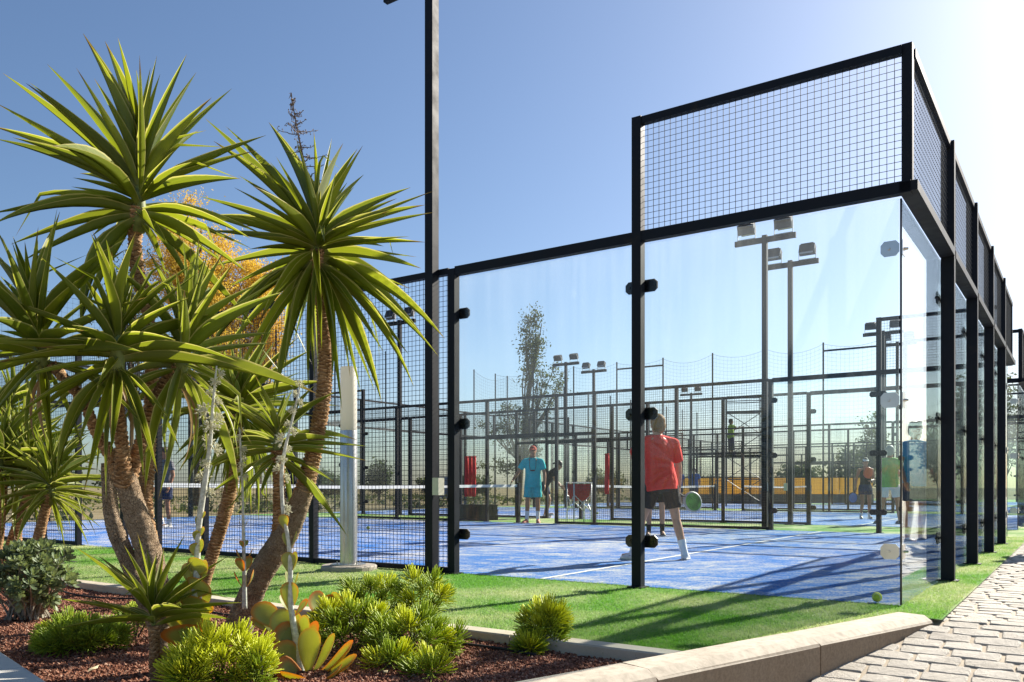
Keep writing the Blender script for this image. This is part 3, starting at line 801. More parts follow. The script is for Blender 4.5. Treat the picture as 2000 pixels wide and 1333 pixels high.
# ------------------------------------------------------------------ bollard lamp by the fence
def lamp_bollard():
    b = GR(681, 1113); root = thing('bollard_lamp', 'round steel path lamp with white tube top beside the mesh fence', 'lamp', b)
    mb = MB(); n = 28; vs = []
    prf = [(.285, -.03), (.285, .035), (.275, .05), (.0, .055)]
    for r, z in prf:
        for k in range(n):
            a = 2 * PI * k / n; j = 1 + .02 * math.sin(5 * a + 1) ; vs.append((r * j * math.cos(a), r * j * math.sin(a), z))
    fs = [(i * n + k, i * n + (k + 1) % n, (i + 1) * n + (k + 1) % n, (i + 1) * n + k) for i in range(3) for k in range(n)]
    mb.add(vs, fs); mb.build('base', M['pad'], root)
    t = NT('brushed_aluminium_tube'); t.set(0.32, 0.85, 0.5); v = t.map((1, 1, .5)); nn = t.noise(v, 5, 6)
    t.base(t.ramp(nn, [(.3, (.42, .41, .38)), (.7, (.62, .60, .56))])); t.l(t.ramp(t.noise(t.map((30, 30, 1)), 3, 4), [(.3, .22), (.7, .42)]), t.b.inputs['Roughness'])
    mb = MB(); mb.tube([(0, 0, .05), (0, 0, 1.43), (0, 0, 1.44)], [.088, .088, .084], 32); o = mb.build('tube', t.m, root); smooth_angle(o)
    mb = MB(); mb.tube([(0, 0, 1.435), (0, 0, 2.085), (0, 0, 2.095)], [.085, .085, .080], 32)
    tt = NT('opal_lamp_tube'); tt.set(.35); tt.base((.82, .78, .68)); tt.translucent((.82, .78, .66), .35)
    o = mb.build('diffuser', tt.m, root); smooth_angle(o)
    for k in range(4):
        a = PI / 4 + k * PI / 2; mb = MB(); x, y = .14 * math.cos(a), .14 * math.sin(a)
        mb.loft([((x, y, .05), (.014, 0, 0), (0, .014, 0)), ((x, y, .066), (.014, 0, 0), (0, .014, 0))], 6).tube([(x, y, .06), (x, y, .095)], .006, 6); mb.build('bolt', M['bolt'], root)
    mb = MB(); mb.tube([(0, 0, .054), (0, 0, .062)], [.18, .18], 24); mb.build('flange', t.m, root)
lamp_bollard()
def sub(mb, loc): mb.v = [(x - loc[0], y - loc[1], z - loc[2]) for x, y, z in mb.v]; return mb
# ------------------------------------------------------------------ yuccas
def blade_mesh(name, mat, bow=0.0, kink=None, fold=0.35, seg=9, wmax=0.28, twist=0.0):
    """sword leaf, chord from 0 to 1 along Y, unit half width along X; bow lifts the middle along Z"""
    vs = []; ed = []; al = []; fs = []
    for i in range(seg + 1):
        t = i / seg
        w = (0.45 + 0.55 * min(1, t / wmax) ** 0.8) if t < wmax else max(0.0, 1 - ((t - wmax) / (1 - wmax)) ** 1.22)
        w = max(w, 0.012)
        z = bow * 4 * t * (1 - t); y = t
        if kink and t > kink[0]:
            y = kink[0] + (t - kink[0]) * math.cos(kink[1]); z = bow * 4 * kink[0] * (1 - kink[0]) - (t - kink[0]) * math.sin(kink[1])
        tw = twist * t
        for x, e in ((-1, 1), (-.55, .55), (0, 0), (.55, .55), (1, 1)):
            xx = x * w; zz = fold * abs(x) * w * 0.06
            vs.append((xx * math.cos(tw), y, z + zz + xx * math.sin(tw) * .04)); ed.append(e); al.append(t)
    for i in range(seg):
        for k in range(4): a = i * 5 + k; fs.append((a, a + 1, a + 6, a + 5))
    me = bpy.data.meshes.new(name); me.from_pydata(vs, [], fs); me.materials.append(mat)
    for nm, arr in (('edge', ed), ('along', al)):
        a = me.attributes.new(nm, 'FLOAT', 'POINT'); a.data.foreach_set('value', arr)
    me.polygons.foreach_set('use_smooth', [True] * len(me.polygons)); me.update(); return me
def blade_set(mat):
    return {'straight': [blade_mesh('leaf', mat, .012 + .01 * k, None, .9 + .4 * k, twist=(k - 1) * .5) for k in range(3)],
            'arch': [blade_mesh('leaf', mat, .030 + .018 * k, None, .7 + .3 * k, twist=(k - 1) * .8) for k in range(4)],
            'droop': [blade_mesh('leaf', mat, .09 + .04 * k, None, .5, twist=(k - 1) * .9) for k in range(3)],
            'kink': [blade_mesh('leaf', mat, .03, (.55 + .1 * k, R_(45 + 25 * k)), .6) for k in range(3)]}
M['budgreen'] = simple('pale_leaf_bases', (.13, .16, .03), .6, 0, .35, 40)
BL = {'g': blade_set(M['yucca']), 'v': blade_set(M['yucca_light']), 'd': blade_set(M['yucca_dry'])}
leafcount = {}
def put_leaf(root, base, tip, width, kind, axis, tone='g', g=rnd):
    base, tip = Vector(base), Vector(tip); d = tip - base; ln = d.length
    M3 = frame(d, axis)
    if kind == 'kink': ln *= 1.0
    S = Matrix.Diagonal((width / 2, ln, ln, 1))
    roll = Matrix.Rotation(g.uniform(-.35, .35), 4, 'Y')
    Mx = Matrix.Translation(base - Vector(root.location)) @ M3.to_4x4() @ roll @ S
    leafcount[root.name] = leafcount.get(root.name, 0) + 1
    return link('leaf', g.choice(BL[tone][kind]), root, Mx)
def crown(root, c, axis, n, length, width, el_hi=86, el_lo=-60, seed=1, tone='g', tips=None, bias=1.0, stem=.20, dry=0, skip=None):
    """fills a rosette; tips = photo pixels (px, py, depth offset) of leaves whose points can be seen"""
    g = random.Random(seed); c = Vector(c); axis = Vector(axis).normalized()
    fr = frame(axis, (0.2, 1, 0.1)); ex = fr @ Vector((1, 0, 0)); ez = fr @ Vector((0, 0, 1))
    for k, tp in enumerate(tips or []):
        px, py = tp[0], tp[1]; dd = tp[2] if len(tp) > 2 else g.uniform(-.3, .3) * length
        T = PX(px, py, c.y + dd); v = T - c; up = v.normalized().dot(axis)
        b = c + axis * (stem * (.5 * up)) + v.normalized() * .02
        el = up; kind = 'straight' if el > -.45 or g.random() < .6 else 'arch'
        if len(tp) > 3: kind = tp[3]
        elif g.random() < .05: kind = 'kink'
        put_leaf(root, b, T, width * g.uniform(.85, 1.1), kind, axis, tone, g)
    for i in range(n):
        f = (i + .5) / n; el = R_(el_hi + (el_lo - el_hi) * f ** bias) ; az = i * 2.39996 + g.uniform(-.25, .25)
        el += R_(g.uniform(-14, 14))
        h = ex * math.cos(az) + ez * math.sin(az)
        d = axis * math.sin(el) + h * math.cos(el)
        ln = length * g.uniform(.78, 1.08) * (.72 + .28 * min(1, f * 3)) 
        if el < R_(-20): d = (d + Vector((0, 0, -.25))).normalized()
        b = c + axis * (stem * (.5 - f)) + h * .015
        T = b + d * ln
        if T.y < 0.9 or (skip and skip(T)): continue
        if T.z < 0.02: T.z = 0.02 + g.random() * .06
        kind = 'straight' if el > R_(15) else g.choice(['arch', 'straight', 'straight', 'straight']) if el > R_(-30) else g.choice(['arch', 'straight', 'droop', 'arch'])
        if g.random() < .04: kind = 'kink'
        put_leaf(root, b, T, width * g.uniform(.8, 1.1), kind, axis, tone, g)
    bud = MB(); bud.tube([c - axis * (stem * .75), c - axis * stem * .2, c + axis * stem * .25, c + axis * stem * .75], [k * min(1, stem / .2) for k in (.030, .036, .026, .005)], 10); sub(bud, root.location).build('bud', M['budgreen'], root, smooth=True)
    for i in range(dry):
        az = g.uniform(0, 6.28); h = ex * math.cos(az) + ez * math.sin(az)
        b = c - axis * stem * .6; put_leaf(root, b, b + (h * g.uniform(.15, .45) - axis).normalized() * length * g.uniform(.5, .8), width * .6, 'droop', h, 'd', g)
def catmull(P, step):
    P = [Vector(p) for p in P]; out = []
    Q = [P[0] * 2 - P[1]] + P + [P[-1] * 2 - P[-2]]
    for i in range(1, len(Q) - 2):
        n = max(2, int((Q[i + 1] - Q[i]).xyz.length / step))
        for k in range(n):
            t = k / n; a, b, c, d = Q[i - 1], Q[i], Q[i + 1], Q[i + 2]
            out.append(.5 * ((2 * b) + (c - a) * t + (2 * a - 5 * b + 4 * c - d) * t * t + (3 * b - a - 3 * c + d) * t ** 3))
    out.append(P[-1]); return out
def trunk_mesh(mb, fib, path, ring=0.028, rough=.12, seed=0, fibres=200):
    """path: (x, y, z, radius) world; ringed by leaf scars, with frayed fibres"""
    g = random.Random(seed); pts = catmull([Vector((p[0], p[1], p[2], p[3])) for p in [Vector(q).to_4d() if len(q) == 3 else Vector(q) for q in path]], .0045)
    n = 18; mb.scar = getattr(mb, 'scar', []); s = 0; vs = []; x = None; o = len(mb.v); m = len(pts)
    P3 = [p.xyz for p in pts]
    for i, p in enumerate(pts):
        d = (P3[min(i + 1, m - 1)] - P3[max(i - 1, 0)]).normalized()
        if i: s += (P3[i] - P3[i - 1]).length
        x = d.cross(Vector((.2, .95, .1))) if x is None else x - d * x.dot(d); x.normalize(); y = d.cross(x)
        for k in range(n):
            a = 2 * PI * k / n
            ph = (s / ring + .35 * math.sin(a * 1 + s * 9) + .28 * math.sin(3 * a + 1.3 + int(s / ring))) % 1.0
            mb.scar.append(ph)
            rr = p.w * (1 + rough * (ph - .5) + .05 * math.sin(3 * a + s * 14) + g.uniform(-.035, .035))
            vs.append(P3[i] + (x * math.cos(a) + y * math.sin(a)) * rr)
            if fib is not None and g.random() < fibres / (m * n):
                nr = x * math.cos(a) + y * math.sin(a); b = vs[-1]; L = g.uniform(.01, .03)
                e = b + nr * L * g.uniform(.5, 1) + d * L * g.uniform(-.9, .9) + y * g.uniform(-.01, .01); w = d.cross(nr) * .0016
                fib.add([b - w, b + w, e], [(0, 1, 2)])
    fs = [(o + i * n + k, o + i * n + (k + 1) % n, o + (i + 1) * n + (k + 1) % n, o + (i + 1) * n + k) for i in range(m - 1) for k in range(n)]
    mb.v.extend([tuple(v) for v in vs]); mb.f.extend(fs); mb.f.append(tuple(o + k for k in range(n - 1, -1, -1))); mb.f.append(tuple(o + (m - 1) * n + k for k in range(n)))
def tp(px, py, d, rpx): v = PX(px, py, d); return (v.x, v.y, v.z, rpx * d / F)

# --- the clump of four crowns on the left
baseA = GR(318, 1318, BED_Z); dA = baseA.y
yA = thing('yucca', 'multi-stemmed yucca at left, its highest rosette against the blue sky', 'yucca', baseA)
mb, fib = MB(), MB(); mg = MB()
trunk_mesh(mg, fib, [tp(320, 1330, dA, 22), tp(308, 1220, dA + .06, 20), tp(262, 1120, dA + .14, 18), tp(224, 1030, dA + .2, 15), tp(212, 950, dA + .22, 13), tp(208, 905, dA + .22, 10)], .05, .06, 1, 260)
trunk_mesh(mg, fib, [tp(322, 1330, dA, 22), tp(318, 1230, dA + .04, 23), tp(300, 1120, dA + .02, 25), tp(268, 1010, dA + .02, 23), tp(243, 925, dA + .02, 20)], .05, .06, 2, 320)
trunk_mesh(mb, fib, [tp(240, 945, dA + .02, 15), tp(215, 890, dA, 12), tp(185, 838, dA - .06, 10.5), tp(160, 780, dA - .12, 10), tp(100, 712, dA - .15, 10)], .026, .32, 3, 140)
trunk_mesh(mb, fib, [tp(243, 950, dA, 18), tp(238, 880, dA - .04, 13), tp(232, 800, dA - .1, 11), tp(229, 735, dA - .14, 10), tp(228, 700, dA - .15, 12)], .024, .34, 4, 120)
trunk_mesh(mb, fib, [tp(250, 945, dA + .03, 14), tp(270, 880, dA + .06, 12), tp(292, 810, dA + .1, 11), tp(320, 750, dA + .1, 10.5), tp(352, 715, dA + .1, 12)], .024, .34, 5, 120)
trunk_mesh(mb, fib, [tp(292, 1080, dA + .15, 17), tp(284, 1000, dA + .35, 14), tp(288, 900, dA + .42, 13), tp(296, 760, dA + .45, 12.5), tp(290, 620, dA + .4, 12), tp(270, 540, dA + .35, 13), tp(264, 465, dA + .32, 12.5), tp(270, 405, dA + .3, 15)], .024, .34, 6, 240)
sub(mg, baseA).build('trunk', M['bark_grey'], yA, smooth=True); sub(mb, baseA).build('stem', M['bark'], yA, smooth=True)
sub(fib, baseA).build('bark_fibres', M['fibre'], yA, kind='stuff')
k1 = 1 / 3.808
def c1(L, oy): return [(x * k1, oy + y * k1) + tuple(r) for x, y, *r in L]
tips1 = c1([(617, 60), (780, 118), (876, 92), (1013, 330), (1120, 315), (1168, 225), (1192, 362), (1390, 215), (1460, 350), (1450, 620), (1725, 470), (700, 395),
            (350, 288), (20, 355), (220, 425), (700, 580, -.2), (-60, 750), (-50, 840), (95, 835), (530, 1200, -.3), (-80, 1262), (1340, 890, -.45), (1780, 900, .1), (1910, 930), (1785, 1140, -.3), (540, 1133, -.25)], 50) + \
        c1([(80, 297), (160, 425), (575, 560, -.1), (680, 240, .2), (1250, 300, -.3), (1530, 155, .2), (1850, 512), (1240, 540, -.1), (1870, 590), (1900, 315), (1865, 325, .3), (280, 35)], 400)
cA1 = PX(272, 398, dA + .3)
crown(yA, cA1, (0.02, 0, 1), 24, .74, .043, 72, -52, 11, 'g', tips1)
cA3 = PX(78, 680, dA - .16)
tips3 = c1([(-60, 120), (95, 235, .2), (283, 265), (430, 110), (285, 165, -.15), (835, 310), (640, 515, -.2), (940, 330, .2), (-90, 330), (0, 530, .2), (-120, 700), (640, 940, -.35), (0, 940, -.3)], 400)
crown(yA, cA3, (-.12, -.05, 1), 34, .62, .043, 78, -62, 12, 'g', tips3, 1.35, dry=2)
cA4 = PX(228, 690, dA - .16)
tips4 = c1([(785, 240), (690, 240, .2), (1070, 320, .1), (960, 380, .2), (1350, 400), (1440, 440, .1), (1310, 1010, -.4), (60, 1010, -.3), (-30, 1180, -.25), (740, 370, .2)], 400) + \
        c1([(580, 480, -.2), (1175, 680, -.25), (60, 290, -.3), (820, 540, -.35), (790, 870, .0), (1250, 250, -.1)], 750)
crown(yA, cA4, (.06, -.1, 1), 32, .60, .046, 80, -72, 13, 'g', tips4, 1.35, dry=2)
cA5 = PX(356, 700, dA + .1)
tips5 = c1([(1360, 260, .1), (1480, 250), (1520, 400, .1), (1700, 510), (1900, 600), (1880, 690), (1560, 420, .2)], 400)
crown(yA, cA5, (.18, 0, 1), 38, .62, .043, 80, -70, 14, 'v', tips5, 1.3, dry=3)

# --- the leaning yucca in the middle with the low side shoot
baseB = GR(470, 1232, BED_Z); dB = baseB.y
yB = thing('yucca', 'leaning yucca with a bent bare trunk and one big round rosette', 'yucca', baseB)
mb, fib, mg = MB(), MB(), MB()
trunk_mesh(mg, fib, [tp(464, 1245, dB, 29), tp(478, 1190, dB, 25), tp(505, 1130, dB, 24), tp(545, 1065, dB, 25), tp(575, 1010, dB, 21), tp(598, 950, dB, 18)], .06, .05, 21, 220)
trunk_mesh(mb, fib, [tp(594, 962, dB, 18), tp(610, 890, dB, 15.5), tp(628, 800, dB, 14.5), tp(636, 700, dB, 13.5), tp(630, 610, dB, 12.5), tp(622, 540, dB, 12), tp(620, 490, dB, 15)], .024, .30, 22, 420)
trunk_mesh(mb, fib, [tp(546, 1072, dB, 17), tp(545, 1000, dB - .02, 12), tp(545, 930, dB - .05, 11), tp(543, 880, dB - .06, 14)], .024, .30, 23, 90)
sub(mg, baseB).build('trunk', M['bark_grey'], yB, smooth=True); sub(mb, baseB).build('stem', M['bark'], yB, smooth=True)
sub(fib, baseB).build('bark_fibres', M['fibre'], yB, kind='stuff')
def c2(L, oy): return [(400 + x * k1, oy + y * k1) + tuple(r) for x, y, *r in L]
tipsB = c2([(0, 310), (155, 370), (65, 480), (475, 340), (530, 595, -.35), (480, 630, -.3), (810, 400, .2), (900, 400), (945, 460, .3), (1030, 495), (1135, 538), (1062, 785, .3), (1050, 855, -.4),
            (1530, 825), (1700, 853), (1640, 955), (1705, 1010), (1520, 1190), (250, 735), (-40, 890), (240, 1030, -.3), (20, 1030), (300, 1185), (325, 1285), (900, 1010, -.5), (1100, 1105, -.4)], 150) + \
        c2([(1580, 200), (1610, 285), (1540, 440), (1785, 808), (1740, 940), (1515, 925, -.2), (1330, 908, -.3), (1555, 1165), (1315, 1280), (1270, 1210, .2), (1160, 1205, -.2), (1020, 1333, -.2), (990, 1030, -.35),
            (770, 1220, -.2), (510, 1310), (500, 1220, .2), (230, 1200), (205, 1170, .2), (70, 1000), (20, 920), (345, 540, .2), (600, 215, .3), (30, 275), (870, 900, -.3), (1330, 120, .4), (1380, 370, .4)], 450)
cB = PX(620, 492, dB)
crown(yB, cB, (0, 0, 1), 38, .80, .043, 66, -80, 24, 'g', tipsB, .9)
cB2 = PX(543, 872, dB - .06)
tipsB2 = c2([(290, 20, .1), (600, 60), (980, 60), (20, 60, .1), (70, 140), (1000, 410), (1210, 465), (1205, 572), (970, 735), (1065, 1140), (390, 900, -.3), (10, 835), (60, 620), (110, 400), (750, 180, .2)], 750)
crown(yB, cB2, (.02, -.05, 1), 20, .46, .046, 70, -55, 25, 'v', tipsB2)
# dried flower stalk
def dry_stalk():
    mm = simple('dry_flower_stalk', (0.16, 0.115, 0.085), .9, 0, .3, 60); mb = MB(); g = random.Random(5)
    P = [PX(x, y, dB + .1) - baseB for x, y in ((606, 400), (600, 350), (590, 300), (580, 250), (572, 205), (569, 182))]
    pts = catmull([p.to_4d() for p in P], .02); pts = [p.xyz for p in pts]; m = len(pts)
    mb.tube(pts, [.011 * (1 - .75 * i / m) for i in range(m)], 6)
    lv = [(.22, .13), (.25, -.12), (.36, .13), (.40, -.11), (.46, .15), (.52, -.13), (.55, .10), (.66, -.14), (.68, .15), (.72, -.06), (.74, .07), (.82, -.05), (.85, .06), (.92, -.03), (.95, .03)]
    for f, L in lv:
        for q in range(2):
            i = int(f * (m - 1)); a = g.uniform(-.9, .9) + (PI if L < 0 else 0) + (PI / 2 if q else 0); LL = abs(L) * (1 if not q else .7)
            dr = Vector((math.cos(a), math.sin(a), g.uniform(-.05, .12))).normalized(); b = pts[i]; br = [b]
            for s_ in range(1, 8):
                t = s_ / 7; br.append(b + dr * LL * t + Vector((g.uniform(-.004, .004), g.uniform(-.004, .004), .25 * t * t * LL + g.uniform(-.004, .004))))
            mb.tube(br, [.0036 * (1 - .6 * s_ / 7) for s_ in range(8)], 4)
            for s_ in range(2, 8):
                if g.random() < .75:
                    c = br[s_]; e = c + Vector((g.uniform(-.018, .018), g.uniform(-.018, .018), g.uniform(-.024, .02)))
                    mb.tube([c, (c + e) / 2 + Vector((0, 0, .006)), e], [.0018, .0022, .0012], 3); mb.ell(e, (.0035, .0035, .005), None, 4, 3)
    for i in range(6, m, 1):
        for q in range(3):
            c = pts[i]; e = c + Vector((g.uniform(-.025, .025), g.uniform(-.02, .02), g.uniform(-.03, .02))); mb.tube([c, e], [.003, .0012], 3)
    mb.build('flower_stalk', mm, yB, label='dry brown branching flower stalk above the rosette')
dry_stalk()

# --- a shorter yucca between them
baseC = GR(404, 1128, BED_Z); baseC = PX(404, 1110, dB + .55); baseC.z = BED_Z
dC = baseC.y
yC = thing('yucca', 'slender short yucca between the clump and the leaning one, by the white flower stalk', 'yucca', baseC)
mb, fib = MB(), MB()
trunk_mesh(mb, fib, [tp(396, 1150, dC, 12), tp(412, 1090, dC, 12), tp(440, 1000, dC, 13), tp(458, 900, dC, 12), tp(466, 810, dC, 12)], .022, .2, 31, 160)
sub(mb, baseC).build('stem', M['bark'], yC, smooth=True); sub(fib, baseC).build('bark_fibres', M['fibre'], yC, kind='stuff')
crown(yC, PX(468, 800, dC), (.06, 0, 1), 96, .66, .042, 76, -80, 32, 'v', None, .95, dry=2)
mb = MB()

# --- far left group, deeper in the bed
baseD = PX(30, 1090, 6.7); baseD.z = BED_Z
yD = thing('yucca', 'low many-headed yucca at the left edge behind the grey shrub', 'yucca', baseD)
mb, fib = MB(), MB()
for i, pth in enumerate(([(8, 1100), (30, 1040), (50, 985), (58, 940)], [(60, 1110), (75, 1050), (88, 1000), (96, 965)], [(-10, 1090), (0, 1010), (4, 950), (2, 915)], [(40, 1120), (32, 1060), (34, 1020), (30, 975)])):
    dd = 6.7 + (.25, -.1, .1, .5)[i]
    trunk_mesh(mb, fib, [tp(x, y, dd, 11 - j) for j, (x, y) in enumerate(pth)], .024, .18, 40 + i, 60)
sub(mb, baseD).build('stem', M['bark'], yD, smooth=True); sub(fib, baseD).build('bark_fibres', M['fibre'], yD, kind='stuff')
for i, (x, y, dd, n, ln) in enumerate(((58, 925, 6.95, 70, .62), (98, 950, 6.6, 60, .52), (2, 900, 6.8, 70, .62), (30, 880, 7.2, 60, .62), (20, 800, 7.4, 36, .6))):
    crown(yD, PX(x, y, dd), (.1 * (i - 1), -.05, 1), n, ln, .036, 80, -45, 50 + i, 'v')

# --- the young yucca in front
baseE = GR(301, 1322, BED_Z); dE = baseE.y - .12; baseE.y = dE; baseE.x = (301 - CX) / F * dE; baseE.z = BED_Z
yE = thing('yucca', 'young single yucca on a short scaly stem in front of the clump', 'yucca', baseE)
mb, fib = MB(), MB()
trunk_mesh(mb, fib, [tp(303, 1335, dE, 10), tp(302, 1290, dE, 10), tp(301, 1250, dE, 10), tp(300, 1222, dE, 11)], .022, .34, 61, 60)
sub(mb, baseE).build('stem', M['bark'], yE, smooth=True)
def c3(L): return [(x * k1, 983 + y * k1) + tuple(r) for x, y, *r in L]
tipsE = c3([(1020, 215, .05), (1090, 330, -.05), (1170, 370, -.2), (555, 325), (730, 390), (920, 310), (1380, 230), (1440, 430), (380, 705), (430, 935), (790, 855, -.3), (1800, 740), (1730, 545, .1), (1220, 330, .2), (840, 560, -.2), (1690, 400, .2), (1600, 800, -.1), (1350, 780, -.35)])
crown(yE, PX(300, 1212, dE), (0, 0, 1), 10, .34, .040, 75, -5, 62, 'g', tipsE, stem=.06)

# ------------------------------------------------------------------ paddle-leaved succulents with mealy flower spikes
def mk_paddle():
    t = NT('paddle_leaf'); t.set(.5, 0, .4); e = t.attr('edge'); r = t.rand(); v = t.map(); n = t.noise(v, 4, 4)
    c = t.ramp(n, [(.35, (.34, .41, .11)), (.65, (.48, .53, .19))]); c = t.mix(t.math('MULTIPLY', r, .35), c, (.50, .48, .26))
    redm = t.ramp(t.math('MULTIPLY', t.math('ADD', e, t.math('MULTIPLY', t.math('ADD', t.attr('red'), t.math('MULTIPLY', n, .3)), .5)), .5), [(.42, 0.0), (.585, 1.0)])
    redm = t.math('MULTIPLY', redm, .95)
    c = t.mix(redm, c, (.66, .26, .06)); t.base(c); t.translucent(t.mix(redm, (.62, .62, .12), (.90, .42, .06)), .55); return t.m
M['paddle'] = mk_paddle()
def paddle_mesh(red, cup):
    N, m = 20, 6; top = []; vs = []; ed = []; fs = []
    def outl(a):                                        # obovate outline, base at origin, tip along +Y
        x, y = math.sin(a), -math.cos(a); yy = (y + 1) / 2
        return x * .44 * (0.22 + .78 * min(1, yy * 1.15) ** .9), yy
    for side, th in ((1, .028), (-1, -.028)):
        for j in range(m + 1):
            f = j / m
            for k in range(N):
                x, y = outl(2 * PI * k / N); x2, y2 = x * f, .55 + (y - .55) * f
                z = cup * ((y2 - .3) ** 2 + x2 * x2 * 1.3) + th * math.sqrt(max(0, 1 - f ** 3)) * min(1, .3 + y2)
                vs.append((x2, y2, z)); ed.append(f)
    for sd in range(2):
        o = sd * (m + 1) * N
        for j in range(m):
            for k in range(N):
                q = (o + j * N + k, o + j * N + (k + 1) % N, o + (j + 1) * N + (k + 1) % N, o + (j + 1) * N + k); fs.append(q if sd else q[::-1])
    me = bpy.data.meshes.new('leaf'); me.from_pydata(vs, [], fs); me.materials.append(M['paddle'])
    for nm, arr in (('edge', ed), ('red', [red] * len(vs))):
        a = me.attributes.new(nm, 'FLOAT', 'POINT'); a.data.foreach_set('value', arr)
    me.polygons.foreach_set('use_smooth', [True] * len(me.polygons)); me.update(); return me
PAD = {'g': [paddle_mesh(-.15, .25), paddle_mesh(-.1, .4), paddle_mesh(.0, .15)], 'r': [paddle_mesh(.1, .3), paddle_mesh(.25, .45), paddle_mesh(.45, .2)]}
def mk_mealy():
    t = NT('mealy_white_stem'); t.set(.9, 0, .2); v = t.map(); n = t.noise(v, 60, 4); t.base(t.ramp(n, [(.35, (.42, .42, .34)), (.65, (.66, .66, .57))])); t.bump(n, .4, .003); return t.m
M['mealy'] = mk_mealy()
def mk_floret():
    t = NT('pale_floret'); t.set(.8, 0, .2); v = t.map(); n = t.noise(v, 90, 3); t.base(t.ramp(n, [(.35, (.50, .49, .30)), (.65, (.76, .73, .56))])); return t.m
M['floret'] = mk_floret()
def floret_cluster(seed):
    g = random.Random(seed); mb = MB()
    for k in range(40):
        a = g.uniform(0, 6.28); el = g.uniform(-.2, 1.3); d = Vector((math.cos(a) * math.cos(el), math.sin(a) * math.cos(el), math.sin(el))); L = g.uniform(.55, 1)
        e = d * L; mb.tube([(0, 0, 0), e * .75], [.03, .026], 3)
        mb.tube([e * .76, e * .9, e], [.05, .095, .05], 5)
        for q in range(3): mb.tube([e * .98, e * 1.06 + Vector((g.uniform(-.07, .07), g.uniform(-.1, .1), g.uniform(-.05, .1)))], [.022, .01], 3)
    return mb.mesh('flower_cluster', M['floret'])
FLOR = [floret_cluster(k) for k in range(4)]
def pad_leaf(root, base, tip, normal, tone, wid=1.0, g=rnd):
    b, t = Vector(base), Vector(tip); d = t - b; M3 = frame(d, normal); L = d.length
    return link('leaf', g.choice(PAD[tone]), root, Matrix.Translation(b - Vector(root.location)) @ M3.to_4x4() @ Matrix.Diagonal((L * wid, L, L, 1)))
def succulent(label, base, spine, leaves, clusters, seed, spread=0.028):
    """spine: (px, py, d, r px); leaves: explicit (base px, tip px, normal, tone, width); clusters up the spike"""
    g = random.Random(seed); root = thing('paddle_succulent', label, 'succulent', base)
    P = [tp(*s) for s in spine]; pts = catmull([Vector(p) for p in P], .02); mb = MB()
    mb.tube([p.xyz - base for p in pts], [p.w for p in pts], 9); mb.build('flower_spike', M['mealy'], root, smooth=True)
    for b, t, nrm, tone, wd in leaves: pad_leaf(root, b, t, nrm, tone, wd, g)
    for (f0, f1, n, size) in clusters:
        for k in range(n):
            f = f0 + (f1 - f0) * (k + .5) / n; p = pts[int(f * (len(pts) - 1))].xyz; a = k * 2.4 + g.uniform(-.3, .3)
            h = Vector((math.cos(a), math.sin(a), .45)); M3 = frame(Vector((-h.y, h.x, 0)), h)
            st = MB().tube([p - base, p + h * spread * size - base], [.004, .0025], 4)
            c = link('flower_cluster', g.choice(FLOR), root, Matrix.Translation(p + h * spread * .6 * size - base) @ M3.to_4x4() @ Matrix.Scale(size * .040 * g.uniform(.75, 1.2), 4))
    return root
V = Vector
def pl(px, py, d): return PX(px, py, d)
# tall one beside the clump (left of the leaning yucca)
dK = dA - .05; b1 = GR(372, 1310, BED_Z); b1 = V((PX(372, 1300, dK).x, dK, BED_Z))
Lv = []
def pair(list_, cx, cy, d, sz, toneL='g', toneR='g', ang=0.0, w=1.0):
    """opposite pair of paddles held up round the stem"""
    for sgn, tone in ((-1, toneL), (1, toneR)):
        a = ang + (0 if sgn > 0 else PI); h = V((math.cos(a), math.sin(a), 0)); b = PX(cx, cy, d) + h * .008
        t = b + (h * .55 + V((0, 0, .85))).normalized() * sz; list_.append((b, t, -h + V((0, 0, .3)), tone, w))
for cx, cy, w, h, dd, nx, tn in ((352, 1285, 66, 52, -.10, .15, 'g'), (355, 1243, 66, 54, -.09, .2, 'r'), (385, 1262, 52, 48, -.05, -.3, 'g'), (368, 1211, 60, 48, -.06, -.1, 'g'), (338, 1215, 34, 44, -.02, .8, 'g'), (385, 1185, 62, 42, -.06, .05, 'g'), (404, 1205, 44, 40, -.02, -.5, 'g'),
                                (360, 1168, 30, 48, -.01, .9, 'g'), (391, 1148, 46, 36, -.05, .0, 'g'), (408, 1168, 36, 40, .0, -.8, 'g'), (365, 1120, 26, 40, 0, .9, 'g'), (389, 1106, 36, 36, -.05, .1, 'g'), (406, 1116, 26, 40, 0, -.9, 'g'), (376, 1108, 22, 34, .03, .7, 'g'),
                                (379, 1072, 20, 24, -.02, .7, 'g'), (396, 1068, 18, 28, -.01, -.7, 'g'), (383, 1045, 14, 20, -.02, .7, 'g'), (397, 1040, 13, 20, 0, -.8, 'g'), (386, 1016, 10, 14, 0, .6, 'g'), (399, 1008, 9, 15, 0, -.7, 'g'), (398, 1230, 40, 44, .05, -.6, 'g')):
    sx = 378 + (cx - 378) * .55
    Lv.append((PX(sx, cy + h * .55, dK), PX(cx + (cx - sx) * .35, cy - h * .5, dK + dd), V((nx, -1, .25)), tn, w / (.8 * h) * 1.02))
succulent('tall paddle succulent with white mealy flower spike beside the yucca clump', b1,
          [(362, 1325, dK, 8), (372, 1240, dK, 8), (383, 1140, dK, 7), (387, 1050, dK, 5.5), (392, 1000, dK, 6), (402, 930, dK, 5.4), (411, 860, dK, 3.8), (415, 800, dK, 3), (420, 745, dK, 2.2), (423, 715, dK, 1.4)], Lv,
          [(.58, .72, 3, 1.0), (.72, .88, 5, 1.15), (.88, 1.0, 4, .8)], 3, .038)
